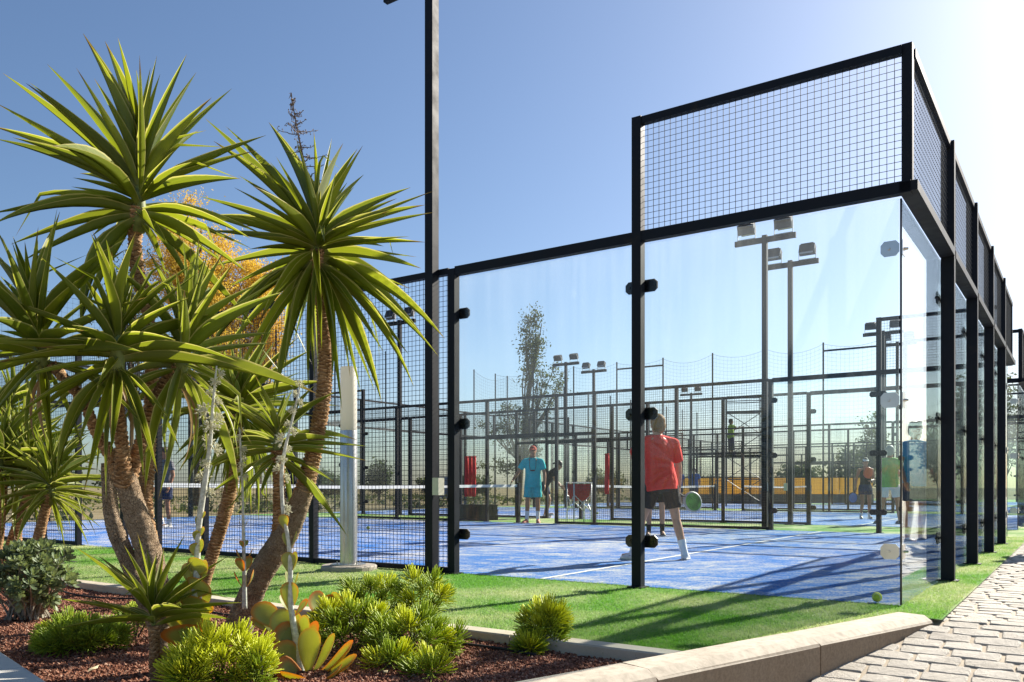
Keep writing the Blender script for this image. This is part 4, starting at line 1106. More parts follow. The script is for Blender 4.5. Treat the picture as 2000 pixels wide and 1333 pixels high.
# red-edged one in front of the leaning yucca
dK2 = 4.05; b2 = V((PX(585, 1320, dK2).x, dK2, BED_Z)); Lv = []
J = lambda x, y, dd=0: PX(x, y, dK2 + dd)
for bx, by, tx, ty, dd, nrm, tone, w in (
    (602, 1322, 604, 1222, -.03, (.35, -1, .15), 'g', .62), (596, 1320, 546, 1222, .04, (.45, -.9, .35), 'r', .8), (598, 1328, 536, 1258, -.05, (.3, -.9, .5), 'r', .85), (604, 1332, 534, 1300, -.14, (.15, -.9, .6), 'r', .85), (604, 1326, 664, 1244, .05, (-.55, -.8, .25), 'g', .34),
    (606, 1328, 706, 1268, -.03, (-.15, -.6, 1), 'r', .34), (606, 1334, 708, 1294, -.1, (-.15, -.65, 1), 'r', .40), (602, 1338, 672, 1322, -.2, (0, -.6, 1), 'r', .6), (600, 1338, 560, 1330, -.24, (0, -.7, .8), 'r', .8),
    (584, 1282, 541, 1192, .02, (.4, -1, .2), 'g', .78), (586, 1275, 604, 1204, .05, (-.5, -1, .1), 'g', .62), (588, 1290, 622, 1216, .09, (-.5, -.9, .3), 'r', .55), (580, 1270, 570, 1196, .09, (.1, -1, .1), 'g', .7),
    (560, 1232, 502, 1190, .14, (.1, -.8, .7), 'r', .7), (556, 1238, 496, 1214, .1, (.1, -.6, .8), 'r', .6), (575, 1205, 602, 1172, .05, (-.5, -.8, .4), 'r', .6),
    (567, 1196, 565, 1136, 0, (.1, -1, .15), 'g', .85), (566, 1196, 546, 1168, .05, (.8, -.6, .2), 'g', .6), (570, 1150, 588, 1122, .03, (-.9, -.5, .2), 'g', .4), (565, 1150, 556, 1118, .03, (.9, -.5, .2), 'g', .4),
    (566, 1122, 563, 1078, 0, (.1, -1, .1), 'g', .95), (568, 1120, 584, 1080, .03, (-.7, -.7, .1), 'g', .8), (566, 1074, 551, 1042, 0, (.8, -.6, .1), 'g', .6), (568, 1070, 584, 1038, 0, (-.9, -.4, .1), 'g', .4), (557, 1036, 552, 1004, -.02, (.1, -1, .1), 'g', .9)):
    Lv.append((J(bx, by), J(tx, ty, dd), V(nrm), tone, w))
# a second head behind, orange leaves
for bx, by, tx, ty, nrm, tone in ((660, 1195, 630, 1165, (.2, -1, .3), 'r'), (655, 1200, 600, 1168, (.3, -.8, .5), 'r'), (650, 1195, 665, 1158, (-.3, -1, .2), 'g')):
    Lv.append((PX(bx, by, 4.75), PX(tx, ty, 4.7), V(nrm), tone, 1.0))
succulent('red-edged paddle succulent with a thin flower spike in front of the leaning trunk', b2,
          [(592, 1335, dK2, 8), (580, 1260, dK2, 7), (568, 1180, dK2, 5.5), (567, 1100, dK2, 4.8), (562, 1050, dK2, 4), (553, 1000, dK2, 3.8), (550, 930, dK2, 3.6), (556, 880, dK2, 3.2), (566, 840, dK2, 2.6), (578, 790, dK2, 2.2), (588, 745, dK2, 1.5)], Lv,
          [(.55, .62, 1, .8), (.66, .82, 5, .95), (.82, .92, 3, .85), (.92, 1.0, 3, .7)], 4, .03)
# small one behind
dK3 = 5.0; b3 = V((PX(477, 1170, dK3).x, dK3, BED_Z)); Lv = []
for cx, cy, sz, ang in ((478, 1150, .12, .3), (477, 1118, .10, 1.2), (477, 1098, .09, .2), (476, 1070, .05, 1.3), (475, 1030, .04, .2)): pair(Lv, cx, cy, dK3, sz, 'r', 'r' if cy > 1090 else 'g', ang)
succulent('small paddle succulent with a bare thin spike behind the leaning trunk', b3,
          [(478, 1190, dK3, 5), (477, 1110, dK3, 4), (475, 1030, dK3, 3), (474, 960, dK3, 2.2), (470, 880, dK3, 2), (468, 835, dK3, 1.5)], Lv, [(.72, .86, 4, .75), (.88, 1.0, 4, .7)], 5, .02)

# ------------------------------------------------------------------ pencil-leaved bushes
def mk_pencil(name, d, l):
    t = NT(name); t.set(.45, 0, .4); r = t.rand(); al = t.attr('along'); c = t.mix(r, d, l)
    c = t.mix(t.ramp(al, [(.0, 0.0), (1.0, .75)]), c, [k * 1.7 for k in l]); t.base(c); t.translucent(t.mix(.5, c, (.22, .24, .0), 'ADD'), .42); return t.m
M['pencil'] = mk_pencil('pencil_bush_leaf', (.14, .21, .02), (.28, .34, .028))
M['pencil_y'] = mk_pencil('yellow_pencil_bush_leaf', (.34, .38, .02), (.50, .51, .03))
def tuft(seed, mat, n=46):
    g = random.Random(seed); vs, fs, al = [], [], []
    for k in range(n):
        f = k / n; z0 = -.35 + .5 * f; a = k * 2.4 + g.uniform(-.2, .2); el = R_(4 + 78 * f ** 1.3) + g.uniform(-.15, .15); L = (.95 - .3 * f) * g.uniform(.8, 1.1)
        h = V((math.cos(a), math.sin(a), 0)); b = V((0, 0, z0)) + h * .04; r = .030 * g.uniform(.85, 1.15)
        p1 = b + (h * math.cos(el) + V((0, 0, math.sin(el)))) * L * .5; e2 = min(PI / 2, el + .45); p2 = p1 + (h * math.cos(e2) + V((0, 0, math.sin(e2)))) * L * .5
        x = V((-h.y, h.x, 0)); o = len(vs)
        for p, w, t in ((b, r * .7, 0), (p1, r, .55), (p2, r * .75, .95)):
            d = (p2 - b).normalized(); y = d.cross(x).normalized()
            for q in range(3): an = 2 * PI * q / 3; vs.append(p + (x * math.cos(an) + y * math.sin(an)) * w); al.append(t)
        vs.append(p2 + (p2 - p1).normalized() * r * 1.2); al.append(1)
        for i in range(2):
            for q in range(3): fs.append((o + i * 3 + q, o + i * 3 + (q + 1) % 3, o + i * 3 + 3 + (q + 1) % 3, o + i * 3 + 3 + q))
        for q in range(3): fs.append((o + 6 + q, o + 6 + (q + 1) % 3, o + 9))
    me = bpy.data.meshes.new('shoot'); me.from_pydata([tuple(v) for v in vs], [], fs); me.materials.append(mat)
    a = me.attributes.new('along', 'FLOAT', 'POINT'); a.data.foreach_set('value', al); me.polygons.foreach_set('use_smooth', [True] * len(me.polygons)); me.update(); return me
TUFT = [tuft(k, M['pencil']) for k in range(5)]; TUFT_Y = [tuft(k + 9, M['pencil_y']) for k in range(4)]
M['twig'] = simple('brown_twig', (.10, .075, .05), .9, 0, .3)
def pencil_bush(label, blobs, size=.085, yellow=.3, seed=1, den=1.0):
    """blobs: (px, py, d, rx px, rz px) ellipsoidal heads of foliage"""
    g = random.Random(seed); c0 = blobs[0]; base = PX(c0[0], c0[1], c0[2]); base.z = BED_Z
    root = thing('pencil_bush', label, 'bush', base, 0, 'pencil-leaved bushes in the gravel'); tw = MB(); cnt = 0
    for (px, py, d, rx, rz) in blobs:
        c = PX(px, py, d); a, b = rx * d / F, rz * d / F
        n = int(den * 1.7 * (a * a + a * b) / (size * size) * 1.0)
        for k in range(n):
            f = (k + .5) / n; z = 1 - 1.55 * f; ang = k * 2.39996; rr = math.sqrt(max(0, 1 - z * z)); u = V((rr * math.cos(ang), rr * math.sin(ang), z))
            u = (u + V((g.uniform(-.15, .15), g.uniform(-.15, .15), g.uniform(-.12, .12)))).normalized(); s = g.uniform(.80, 1.05) 
            p = c + V((u.x * a, u.y * a, u.z * b)) * s - u * size * .55
            if p.z < BED_Z + .02: continue
            nrm = (u + V((0, 0, .75))).normalized(); M3 = frame(V((-u.y, u.x, 0.01)), nrm)
            m = g.choice(TUFT_Y if g.random() < yellow * (.5 + u.z) else TUFT)
            link('shoot', m, root, Matrix.Translation(p - base) @ M3.to_4x4() @ Matrix.Rotation(g.uniform(0, 6.28), 4, 'Z') @ Matrix.Scale(size * g.uniform(.8, 1.15), 4)); cnt += 1
            if g.random() < .5:
                q0 = V((c.x + (p.x - c.x) * .2, c.y + (p.y - c.y) * .2, BED_Z)) - base; tw.tube([q0, (q0 + p - base) / 2 + V((g.uniform(-.03, .03), g.uniform(-.03, .03), .02)), p - base], [.006, .005, .004], 4)
    tw.build('branches', M['twig'], root, kind='stuff'); return cnt
BUSH_N = []
BUSH_N.append(pencil_bush('bright green pencil-leaved bush at the bottom edge, left of the red succulent', [(430, 1290, 3.75, 105, 75), (365, 1320, 3.6, 60, 60), (500, 1320, 3.65, 50, 70)], .10, .85, 1, 1.5))
BUSH_N.append(pencil_bush('widest pencil-leaved bush, right of the red-edged succulent', [(690, 1225, 4.6, 95, 68), (730, 1165, 5.0, 72, 56), (825, 1170, 4.9, 66, 62), (645, 1215, 4.75, 50, 48), (805, 1245, 4.45, 100, 70), (770, 1300, 4.15, 72, 62), (845, 1312, 4.0, 62, 55), (885, 1255, 4.5, 36, 45)], .105, .5, 2, 1.15))
BUSH_N.append(pencil_bush('small round pencil-leaved bush standing alone in the gravel at right', [(1062, 1228, 4.7, 62, 64), (1035, 1262, 4.55, 42, 34), (1088, 1205, 4.75, 36, 38)], .094, .65, 3, 1.6))
BUSH_N.append(pencil_bush('dark low pencil-leaved bush at left, behind the white kerb', [(155, 1240, 4.55, 95, 48), (120, 1255, 4.5, 60, 35), (210, 1250, 4.6, 45, 35)], .088, .25, 4, 1.6))
BUSH_N.append(pencil_bush('pencil-leaved bush half hidden behind the young yucca', [(265, 1205, 5.0, 45, 38), (345, 1190, 5.1, 30, 34)], .088, .3, 5))

# ------------------------------------------------------------------ grey-green shrub at the left edge
def mk_shrubleaf():
    t = NT('grey_green_leaf'); t.set(.5, 0, .4); r = t.rand(); t.base(t.mix(r, (.15, .20, .10), (.30, .34, .20))); t.translucent((.24, .28, .08), .3); return t.m
M['shrub'] = mk_shrubleaf()
def rosette(seed):
    g = random.Random(seed); mb = MB()
    for k in range(13):
        a = k * 2.4; f = k / 13; el = R_(75 - 75 * f) + g.uniform(-.2, .2); h = V((math.cos(a), math.sin(a), 0)); d = h * math.cos(el) + V((0, 0, math.sin(el))); L = g.uniform(.7, 1.1); x = V((-h.y, h.x, 0)); n = d.cross(x)
        b = V((0, 0, -.25 * f)); pr = [(0, .03, 0), (.35, .12, .03), (.7, .2, .02), (.92, .13, -.02), (1.0, .02, -.04)]; vs = []
        for t, w, z in pr: vs += [b + d * t * L - x * w * L - n * z, b + d * t * L - n * (z + .035), b + d * t * L + x * w * L - n * z]
        mb.add(vs, [(i * 3 + q, i * 3 + q + 1, i * 3 + q + 4, i * 3 + q + 3) for i in range(4) for q in (0, 1)])
    mb.smooth = True; return mb.mesh('leaf_rosette', M['shrub'])
def grey_shrub():
    ros = [rosette(k) for k in range(4)]; g = random.Random(9); d0 = 5.75; base = PX(55, 1190, d0); base.z = BED_Z
    root = thing('grey_shrub', 'grey-green leathery shrub with pale stems at the left edge', 'shrub', base); tw = MB()
    for (px, py, d, rx, rz, n) in ((60, 1105, d0, 72, 42, 70), (15, 1120, d0 - .1, 55, 55, 50), (95, 1140, d0 - .05, 42, 45, 34), (40, 1140, d0 - .2, 50, 36, 22)):
        c = PX(px, py, d); a, b = rx * d / F, rz * d / F
        for k in range(n):
            u = V((g.gauss(0, 1), g.gauss(0, 1), g.gauss(.25, 1))).normalized(); p = c + V((u.x * a, u.y * a, u.z * b)) * g.uniform(.55, 1.05)
            if p.z < BED_Z + .05: continue
            M3 = frame(V((-u.y, u.x, .01)), (u + V((0, 0, .6))).normalized())
            link('leaf_rosette', g.choice(ros), root, Matrix.Translation(p - base) @ M3.to_4x4() @ Matrix.Scale(g.uniform(.05, .075), 4))
            if k % 2 == 0:
                q = V((g.uniform(-.12, .12), g.uniform(-.1, .1), 0)); tw.tube([q, (q + p - base) / 2 + V((g.uniform(-.04, .04), 0, .03)), p - base], [.008, .006, .004], 5)
    tw.build('stems', simple('pale_stem', (.30, .26, .20), .9, 0, .3), root)
grey_shrub()

# ------------------------------------------------------------------ trees beyond the courts
def mk_foliage(name, d, l, tr):
    t = NT(name); t.set(.7, 0, .25); v = t.world_map(); n = t.noise(v, 1.3, 3); t.base(t.ramp(n, [(.35, d), (.65, l)])); t.translucent(tr, .35); return t.m
M['gold'] = mk_foliage('golden_foliage', (.54, .36, .05), (.78, .56, .10), (.78, .54, .06))
M['olive'] = mk_foliage('olive_foliage', (.035, .050, .018), (.085, .10, .038), (.09, .11, .02))
M['dgreen'] = mk_foliage('dark_foliage', (.022, .040, .014), (.06, .085, .028), (.07, .10, .02))
def tree(name, label, loc, H, blobs, mat, nleaf, leaf, seed, lean=0.0, trunk_r=.16, group=None, clump=.55, limb0=.25):
    """blobs: (dx, dy, z, rx, rz, weight) volumes that limbs reach into"""
    g = random.Random(seed); ng = np.random.default_rng(seed); root = thing(name, label, 'tree', loc, 0, group)
    tr = MB(); tips = []; top = V((lean, 0, H * .93)); tp_ = [V((0, 0, 0)), V((lean * .2, .1, H * .3)), V((lean * .55, 0, H * .62)), top]
    pts = [p.xyz for p in catmull([p.to_4d() for p in tp_], H / 24)]; m = len(pts); tr.tube(pts, [trunk_r * (1 - .88 * i / (m - 1)) for i in range(m)], 8)
    tot = sum(b[5] for b in blobs)
    for (dx, dy, z, rx, rz, w) in blobs:
        for k in range(max(2, int(46 * w / tot))):
            u = V((g.gauss(0, 1), g.gauss(0, 1), g.gauss(0, 1))).normalized() * g.random() ** .4; t = V((dx + u.x * rx, dy + u.y * rx, z + u.z * rz))
            i0 = min(m - 2, max(int(m * limb0), int(m * (t.z / H - .22 - .1 * g.random())))); b = pts[i0]; mid = b.lerp(t, .5) + V((g.uniform(-.2, .2), g.uniform(-.2, .2), -.12 * (t - b).length * .6))
            L = [p.xyz for p in catmull([b.to_4d(), mid.to_4d(), t.to_4d()], .5)]; r0 = trunk_r * (1 - .85 * i0 / m) * .5
            tr.tube(L, [max(.008, r0 * (1 - .85 * q / (len(L) - 1))) for q in range(len(L))], 5); tips += [t] + L[len(L) // 2:]
    tr.build('trunk', M['treebark'], root, smooth=True)
    T = np.array([tuple(t) for t in tips]); n = nleaf; c = T[ng.integers(0, len(T), n)] + ng.normal(0, clump, (n, 3)) * np.array((1, 1, .8)) * ng.random((n, 1)) ** .5
    a = ng.normal(0, 1, (n, 3)); a /= np.linalg.norm(a, axis=1)[:, None]; b = ng.normal(0, 1, (n, 3)); b -= a * (a * b).sum(1)[:, None]; b /= np.linalg.norm(b, axis=1)[:, None]
    s = leaf * ng.uniform(.6, 1.3, (n, 1)); Vv = np.stack([c - a * s, c + b * s * .45, c + a * s, c - b * s * .45], 1).reshape(-1, 3)
    mb = MB(); mb.v = Vv.tolist(); mb.f = np.arange(4 * n).reshape(n, 4).tolist(); mb.build('crown', mat, root)
    return root
def at(px, d): return V(((px - CX) / F * d, d, -.06))
def zz(py, d): return CH - (py - YH) / F * d
d = 40
tree('poplar_tree', 'golden autumn tree behind the yuccas, taller of the two', at(385, d), zz(395, d), [(0, 0, zz(470, d), 1.9, 2.0, 3), (-1.6, 0, zz(560, d), 1.6, 1.6, 1.4), (.8, 0, zz(560, d), 2.0, 1.7, 3), (0, 0, zz(650, d), 2.2, 1.6, 2)], M['gold'], 55000, .06, 1, .2, .2, 'golden trees', .5)
tree('poplar_tree', 'lower golden autumn tree just left of the dark lamp pole', at(505, 42), zz(500, 42), [(0, 0, zz(535, 42), 1.3, 1.2, 2.4), (.5, 0, zz(620, 42), 1.4, 1.3, 2), (-.8, 0, zz(640, 42), 1.3, 1.2, 1.5)], M['gold'], 30000, .06, 2, .1, .15, 'golden trees', .4)
tree('poplar_tree', 'sparse olive tree behind the highest yucca stem', at(255, 44), zz(460, 44), [(0, 0, zz(530, 44), 1.1, 1.7, 2), (-.3, 0, zz(640, 44), 1.3, 1.7, 2)], M['olive'], 2200, .10, 3, .1, .14, 'golden trees', .4)
d = 46
tree('casuarina_tree', 'tall loose olive tree leaning left, seen through the first glass pane', at(1012, d), zz(605, d), [(1.0, 0, zz(635, d), .8, 1.0, 2), (.9, 0, zz(700, d), 1.0, 1.2, 2.5), (1.9, 0, zz(740, d), 1.0, .8, 1.8), (.0, 0, zz(790, d), 1.3, 1.0, 2), (1.0, 0, zz(850, d), 1.9, 1.0, 2), (-1.3, 0, zz(830, d), 1.0, .9, 1.2), (-1.2, 0, zz(900, d), 1.2, .8, 1)], M['olive'], 7000, .085, 5, 1.3, .2, None, .3)
BG = [(740, 60, 890, 22, 'dgreen'), (1560, 62, 890, 44, 'dgreen'), (1650, 58, 868, 38, 'olive'), (1700, 64, 800, 30, 'olive'), (1885, 50, 690, 45, 'dgreen'), (1835, 60, 800, 40, 'olive'),
      (930, 80, 925, 40, 'dgreen'), (1180, 85, 915, 42, 'olive'), (640, 70, 918, 35, 'dgreen'), (100, 60, 900, 60, 'olive'), (240, 70, 905, 45, 'dgreen'), (1380, 90, 925, 40, 'olive'), (1960, 64, 720, 36, 'olive'), (840, 95, 930, 30, 'olive'), (1270, 75, 905, 34, 'dgreen')]
BL_ = ['small tree behind the net, left of the near lamp pole', 'round dark tree above the ochre windbreak', 'loose tree above the ochre windbreak near its right end', 'taller thin tree behind the woman with the orange bat', 'tall dark tree behind the black posts of the back wall',
       'olive tree behind the first black post of the back wall', 'low dark tree on the skyline left of the man in turquoise', 'low olive tree on the skyline above the red ball basket', 'low dark tree on the skyline right of the bollard lamp', 'low olive tree on the skyline at the far left',
       'low dark tree on the skyline behind the yucca stems', 'low olive tree on the skyline left of the scaffold', 'tall olive tree at the right edge behind the last posts', 'faint low tree on the skyline by the white switch box', 'dark low tree on the skyline left of the man in red']
for i, ((px, d, py, rx, mt), lb) in enumerate(zip(BG, BL_)):
    H = zz(py, d); a = rx * d / F
    tree('skyline_tree', lb, at(px, d), H, [(0, 0, H * .68, a, H * .28, 3), (-a * .6, 0, H * .5, a * .6, H * .25, 1.4), (a * .6, .3, H * .48, a * .6, H * .25, 1.4)], M[mt], 2600 if H > 4 else 1800, .13 if d < 66 else .17, 20 + i, .1, .12, 'trees along the skyline', .32, .15)
# low scrub on the rough ground behind the courts
def scrub():
    ng = np.random.default_rng(8); c = []
    for k in range(420):
        L = ng.uniform(23, 70); R = ng.uniform(-20, 60); p = W(L, R); r = ng.uniform(.25, .8); n = 34
        q = ng.normal(0, 1, (n, 3)) * np.array((r, r, r * .5)) * .6; q[:, 2] = np.abs(q[:, 2]); c.append(q + np.array((p.x, p.y, -.15)))
    c = np.concatenate(c); n = len(c); a = ng.normal(0, 1, (n, 3)); a /= np.linalg.norm(a, axis=1)[:, None]; b = np.cross(a, ng.normal(0, 1, (n, 3))); b /= np.linalg.norm(b, axis=1)[:, None]; s = ng.uniform(.06, .16, (n, 1))
    Vv = np.stack([c - a * s, c + b * s * .5, c + a * s, c - b * s * .5], 1).reshape(-1, 3); mb = MB(); mb.v = Vv.tolist(); mb.f = np.arange(4 * n).reshape(n, 4).tolist()
    o = mb.build('scrub', M['olive'], kind='stuff'); o['label'] = 'low dry scrub on the rough ground behind the courts'; o['category'] = 'scrub'
scrub()
# ------------------------------------------------------------------ people: one remeshed body each, clothing as children
def mk_skin(name, c):
    t = NT(name); t.set(.5, 0, .4); n = t.noise(t.map(), 25, 4); t.base(t.ramp(n, [(.3, [k * .88 for k in c]), (.7, [min(1, k * 1.08) for k in c])]))
    t.b.inputs['Subsurface Weight'].default_value = .08; t.b.inputs['Subsurface Radius'].default_value = (.01, .004, .002); return t.m
M['skin_tan'] = mk_skin('tanned_skin', (.36, .17, .09)); M['skin_fair'] = mk_skin('fair_skin', (.50, .27, .16))
def cloth(name, c, var=.12):
    t = NT(name); t.set(.85, 0, .2); v = t.map(); n = t.noise(v, 9, 5, .6, .6); f = t.noise(t.map((1, 1, .6)), 6, 4, .5, 1.5)
    t.base(t.ramp(n, [(.3, [k * (1 - var) for k in c]), (.7, [min(1, k * (1 + var)) for k in c])])); t.bump(f, .9, .05); return t.m
def remesh(o, voxel, it=5):
    m = o.modifiers.new('remesh', 'REMESH'); m.mode = 'VOXEL'; m.voxel_size = voxel; m.use_smooth_shade = True
    s = o.modifiers.new('smooth', 'SMOOTH'); s.factor = .5; s.iterations = it
POSE = dict(pelvis=(0, 0, .94), chest=(0, 0, 1.30), neck=(0, -.01, 1.50), head=(0, .02, 1.635), look=(0, 1, 0),
            shl=(-.185, 0, 1.42), shr=(.185, 0, 1.42), ell=(-.25, -.02, 1.14), elr=(.25, -.02, 1.14), wrl=(-.25, .08, .90), wrr=(.25, .08, .90),
            hpl=(-.095, 0, .90), hpr=(.095, 0, .90), knl=(-.11, .02, .50), knr=(.11, .02, .50), anl=(-.115, -.03, .085), anr=(.115, -.03, .085), tol=(-.14, .16, .03), tor=(.14, .16, .03))
def person(label, loc, rz, pose=None, skin='skin_tan', shirt=None, shorts=None, hair=None, cap=None, shoe=None, sock=None, sock_h=.16, h=1.0, voxel=.012, female=False, sleeve=.62, short_len=.72, hair_style='short', extra=None, grip=()):
    P = {k: V(v) for k, v in {**POSE, **(pose or {})}.items()}
    root = thing('person', label, 'person', loc, rz); root.scale = (h, h, h)
    up = (P['chest'] - P['pelvis']).normalized(); xr = (P['shr'] - P['shl']); xr = (xr - up * xr.dot(up)).normalized(); fw = up.cross(xr)
    hx = (P['hpr'] - P['hpl']).normalized()
    ph = up; hf = ph.cross(hx).normalized() if ph.cross(hx).length > .1 else fw
    sc_ = .92 if female else 1.0
    def ring(c, rx, ry, x=xr, y=fw, g=0.0): return (c, x * (rx + g), y * (ry + g))
    pel, che, nek = P['pelvis'], P['chest'], P['neck']; L = (che - pel).length
    def torso(mb, g=0.0, lo=-.10, hi=None):
        prof = [(-.12, .155, .11), (-.05, .17, .118), (.05, .158, .112), (.16, .14, .102), (.27, .152, .112), (.36, .17, .12), (.42, .172, .115), (.49, .15, .095), (.535, .09, .075)]
        if female: prof = [(-.12, .16, .11), (-.05, .172, .115), (.05, .15, .105), (.16, .125, .095), (.27, .138, .11), (.34, .15, .125), (.42, .155, .105), (.49, .135, .085), (.535, .08, .065)]
        mb.loft([ring(pel + up * z, rx, ry, g=g) for z, rx, ry in prof if z >= lo - .001], 20)
    body = MB(); torso(body)
    body.caps(P['shl'] - up * .012, P['shr'] - up * .012, .056 * sc_, .056 * sc_); body.caps(pel + up * .45, nek + up * .03, .06 * sc_, .052 * sc_)
    body.caps(nek - up * .03, P['head'] - V((0, 0, .04)), .062 * sc_, .056 * sc_)
    look = P['look'].normalized(); hr = look.cross(V((0, 0, 1))).normalized(); hu = hr.cross(look); H3 = Matrix((hr, look, hu)).transposed(); hd = P['head']
    def hp(x, y, z): return hd + H3 @ V((x, y, z))
    body.ell(hp(0, -.01, .025), (.075, .093, .095), H3); body.ell(hp(0, .018, -.035), (.058, .07, .085), H3); body.caps(hp(0, .085, .02), hp(0, .105, -.018), .010, .015, 8)
    body.caps(hp(-.02, .083, -.062), hp(.02, .083, -.062), .011, .011, 8); body.ell(hp(0, .07, -.10), (.028, .024, .022), H3, 10, 6)
    for sx in (-1, 1): body.ell(hp(sx * .078, -.008, -.005), (.012, .022, .032), H3, 8, 6)
    for s in 'lr':
        a, b, c = P['sh' + s], P['el' + s], P['wr' + s]; body.caps(a, b, .052 * sc_, .040 * sc_); body.caps(b, b.lerp(c, .35), .041 * sc_, .042 * sc_); body.caps(b.lerp(c, .35), c, .042 * sc_, .027 * sc_)
        d = (c - b).normalized(); sx = -1 if s == 'l' else 1                     # hand: palm, four fingers, thumb
        nrm = d.cross(V((0, 1, 0))); nrm = nrm.normalized() if nrm.length > .2 else V((1, 0, 0)); nrm = nrm * 1.0; wd = nrm.cross(d).normalized()
        pc = c + d * .055; body.ell(pc, (.020, .052, .042), Matrix((nrm, d, wd)).transposed(), 10, 7)
        curl = .95 if s in grip else .35
        for q, fl in ((-1.5, .062), (-.5, .074), (.5, .07), (1.5, .056)):
            k0 = c + d * .10 + wd * q * .019; d1 = (d * math.cos(curl) - nrm * math.sin(curl) * sx).normalized(); k1_ = k0 + d1 * fl * .55; d2 = (d * math.cos(curl * 2) - nrm * math.sin(curl * 2) * sx).normalized(); body.caps(k0 - d * .02, k1_, .0095, .0088, 8); body.caps(k1_, k1_ + d2 * fl * .5, .0088, .0075, 8)
        th = c + d * .03 + wd * .03; body.caps(th, th + d * .03 + wd * .025, .0125, .011, 8); body.caps(th + d * .03 + wd * .025, th + d * .06 + wd * .03, .011, .009, 8)
        a, b, c = P['hp' + s], P['kn' + s], P['an' + s]; body.caps(a, b, .084 * sc_, .052 * sc_); body.caps(b, b.lerp(c, .3), .051 * sc_, .054 * sc_); body.caps(b.lerp(c, .3), c, .054 * sc_, .034 * sc_)
        t = P['to' + s]; body.caps(c - V((0, 0, .02)), t + V((0, 0, .012)), .035, .026)
    o = body.build('body', M[skin], root, smooth=True); remesh(o, voxel)
    if shirt:
        m = MB(); prof = [(-.115, .196, .150), (0.0, .194, .146), (.16, .174, .130), (.30, .178, .13), (.40, .184, .128), (.47, .165, .105), (.515, .11, .085), (.55, .078, .074)]
        if female: prof = [(-.06, .165, .118), (.05, .155, .112), (.16, .138, .106), (.28, .15, .122), (.35, .16, .134), (.42, .163, .112), (.48, .14, .09)]
        m.loft([ring(pel + up * z, rx, ry) for z, rx, ry in prof], 24)
        if sleeve > 0:
            m.caps(P['shl'] - up * .012, P['shr'] - up * .012, .066 * sc_, .066 * sc_)
            for s in 'lr': m.caps(nek - up * .045, P['sh' + s] - up * .01, .058 * sc_, .062 * sc_)
            for s in 'lr':
                a, b = P['sh' + s], P['el' + s]; d = (b - a).normalized(); x = d.cross(V((.1, 1, .1))).normalized(); y = d.cross(x); e = a.lerp(b, sleeve)
                m.caps(a - up * .01, a + d * .04, .064, .068); m.loft([(a + d * .01, x * .056, y * .056), (a + d * .05, x * .069, y * .069), (a.lerp(e, .5), x * .071, y * .073), (e, x * .070, y * .074)], 16)
        o = m.build('shirt', shirt, root, smooth=True); remesh(o, voxel, 4)
    if shorts:
        m = MB(); m.loft([ring(pel + up * z, rx, ry, hx, hf) for z, rx, ry in ((-.13, .165, .122), (-.04, .178, .130), (.04, .166, .120), (.06, .160, .115))], 20)
        for s in 'lr':
            a, b = P['hp' + s], P['kn' + s]; d = (b - a).normalized(); x = d.cross(V((.05, 1, .05))).normalized(); y = d.cross(x); e = a.lerp(b, short_len)
            m.loft([(a - d * .05, x * .085, y * .095), (a + d * .04, x * .102, y * .108), (a.lerp(e, .6), x * .100, y * .104), (e, x * .098, y * .104)], 18)
        o = m.build('shorts', shorts, root, smooth=True); remesh(o, voxel, 4)
    for s in 'lr':
        b, c, t = P['kn' + s], P['an' + s], P['to' + s]; d = (b - c).normalized()
        fd = (t - c); fd.z = 0; fd = fd.normalized() if fd.length > .02 else V((0, 1, 0)); tilt = V((t.x - c.x, t.y - c.y, (t.z - .03) - (c.z - .085)))
        fdir = tilt.normalized() if tilt.length > .03 else fd; sx = fdir.cross(V((0, 0, 1))).normalized(); su = sx.cross(fdir)
        if sock:
            x = d.cross(V((.1, 1, .1))).normalized(); y = d.cross(x); m = MB(); m.loft([(c - d * .045, x * .043, y * .046), (c + d * .03, x * .041, y * .043), (c + d * sock_h, x * .05, y * .052)], 14); oo = m.build('sock', sock, root, smooth=True); smooth_angle(oo, 50)
        if shoe:
            m = MB(); heel = c - fdir * .055 - su * .085; ln = .285 * (.93 if female else 1)
            prof = [(0, .022, .05), (.04, .038, .088), (.09, .041, .098), (.14, .043, .083), (.19, .048, .062), (.24, .044, .048), (.275, .028, .036), (.29, .010, .024)]
            m.loft([(heel + fdir * (a * ln / .29) + su * (hh * .5), sx * w, su * (hh * .5)) for a, w, hh in prof], 14); oo = m.build('shoe', shoe, root, smooth=True)
            q = MB(); q.loft([(heel + fdir * (a * ln / .29) + su * .011, sx * (w + .004), su * .013) for a, w, hh in prof], 10); q.build('sole', M.setdefault('sole', simple('white_rubber_sole', (.55, .54, .5), .8)), oo, smooth=True)
    for sx in (-1, 1):
        m = MB(); m.ell(hp(sx * .031, .082, .018), (.012, .008, .007), H3, 8, 5); m.build('eye', M.setdefault('eye', simple('dark_eye', (.03, .025, .02), .3)), root, smooth=True)
    if hair:
        m = MB(); m.ell(hp(0, -.024, .045), (.092, .106, .096), H3); m.ell(hp(0, -.048, -.012), (.089, .080, .098), H3)
        if hair_style == 'short': m.ell(hp(.0, .045, .098), (.06, .045, .03), H3)
        if hair_style == 'tail': m.caps(hp(0, -.11, .05), hp(.0, -.17, -.05), .03, .018); m.caps(hp(0, -.1, .06), hp(0, -.125, .05), .035, .03)
        oo = m.build('hair', hair, root, smooth=True); remesh(oo, max(voxel * .8, .009), 2)
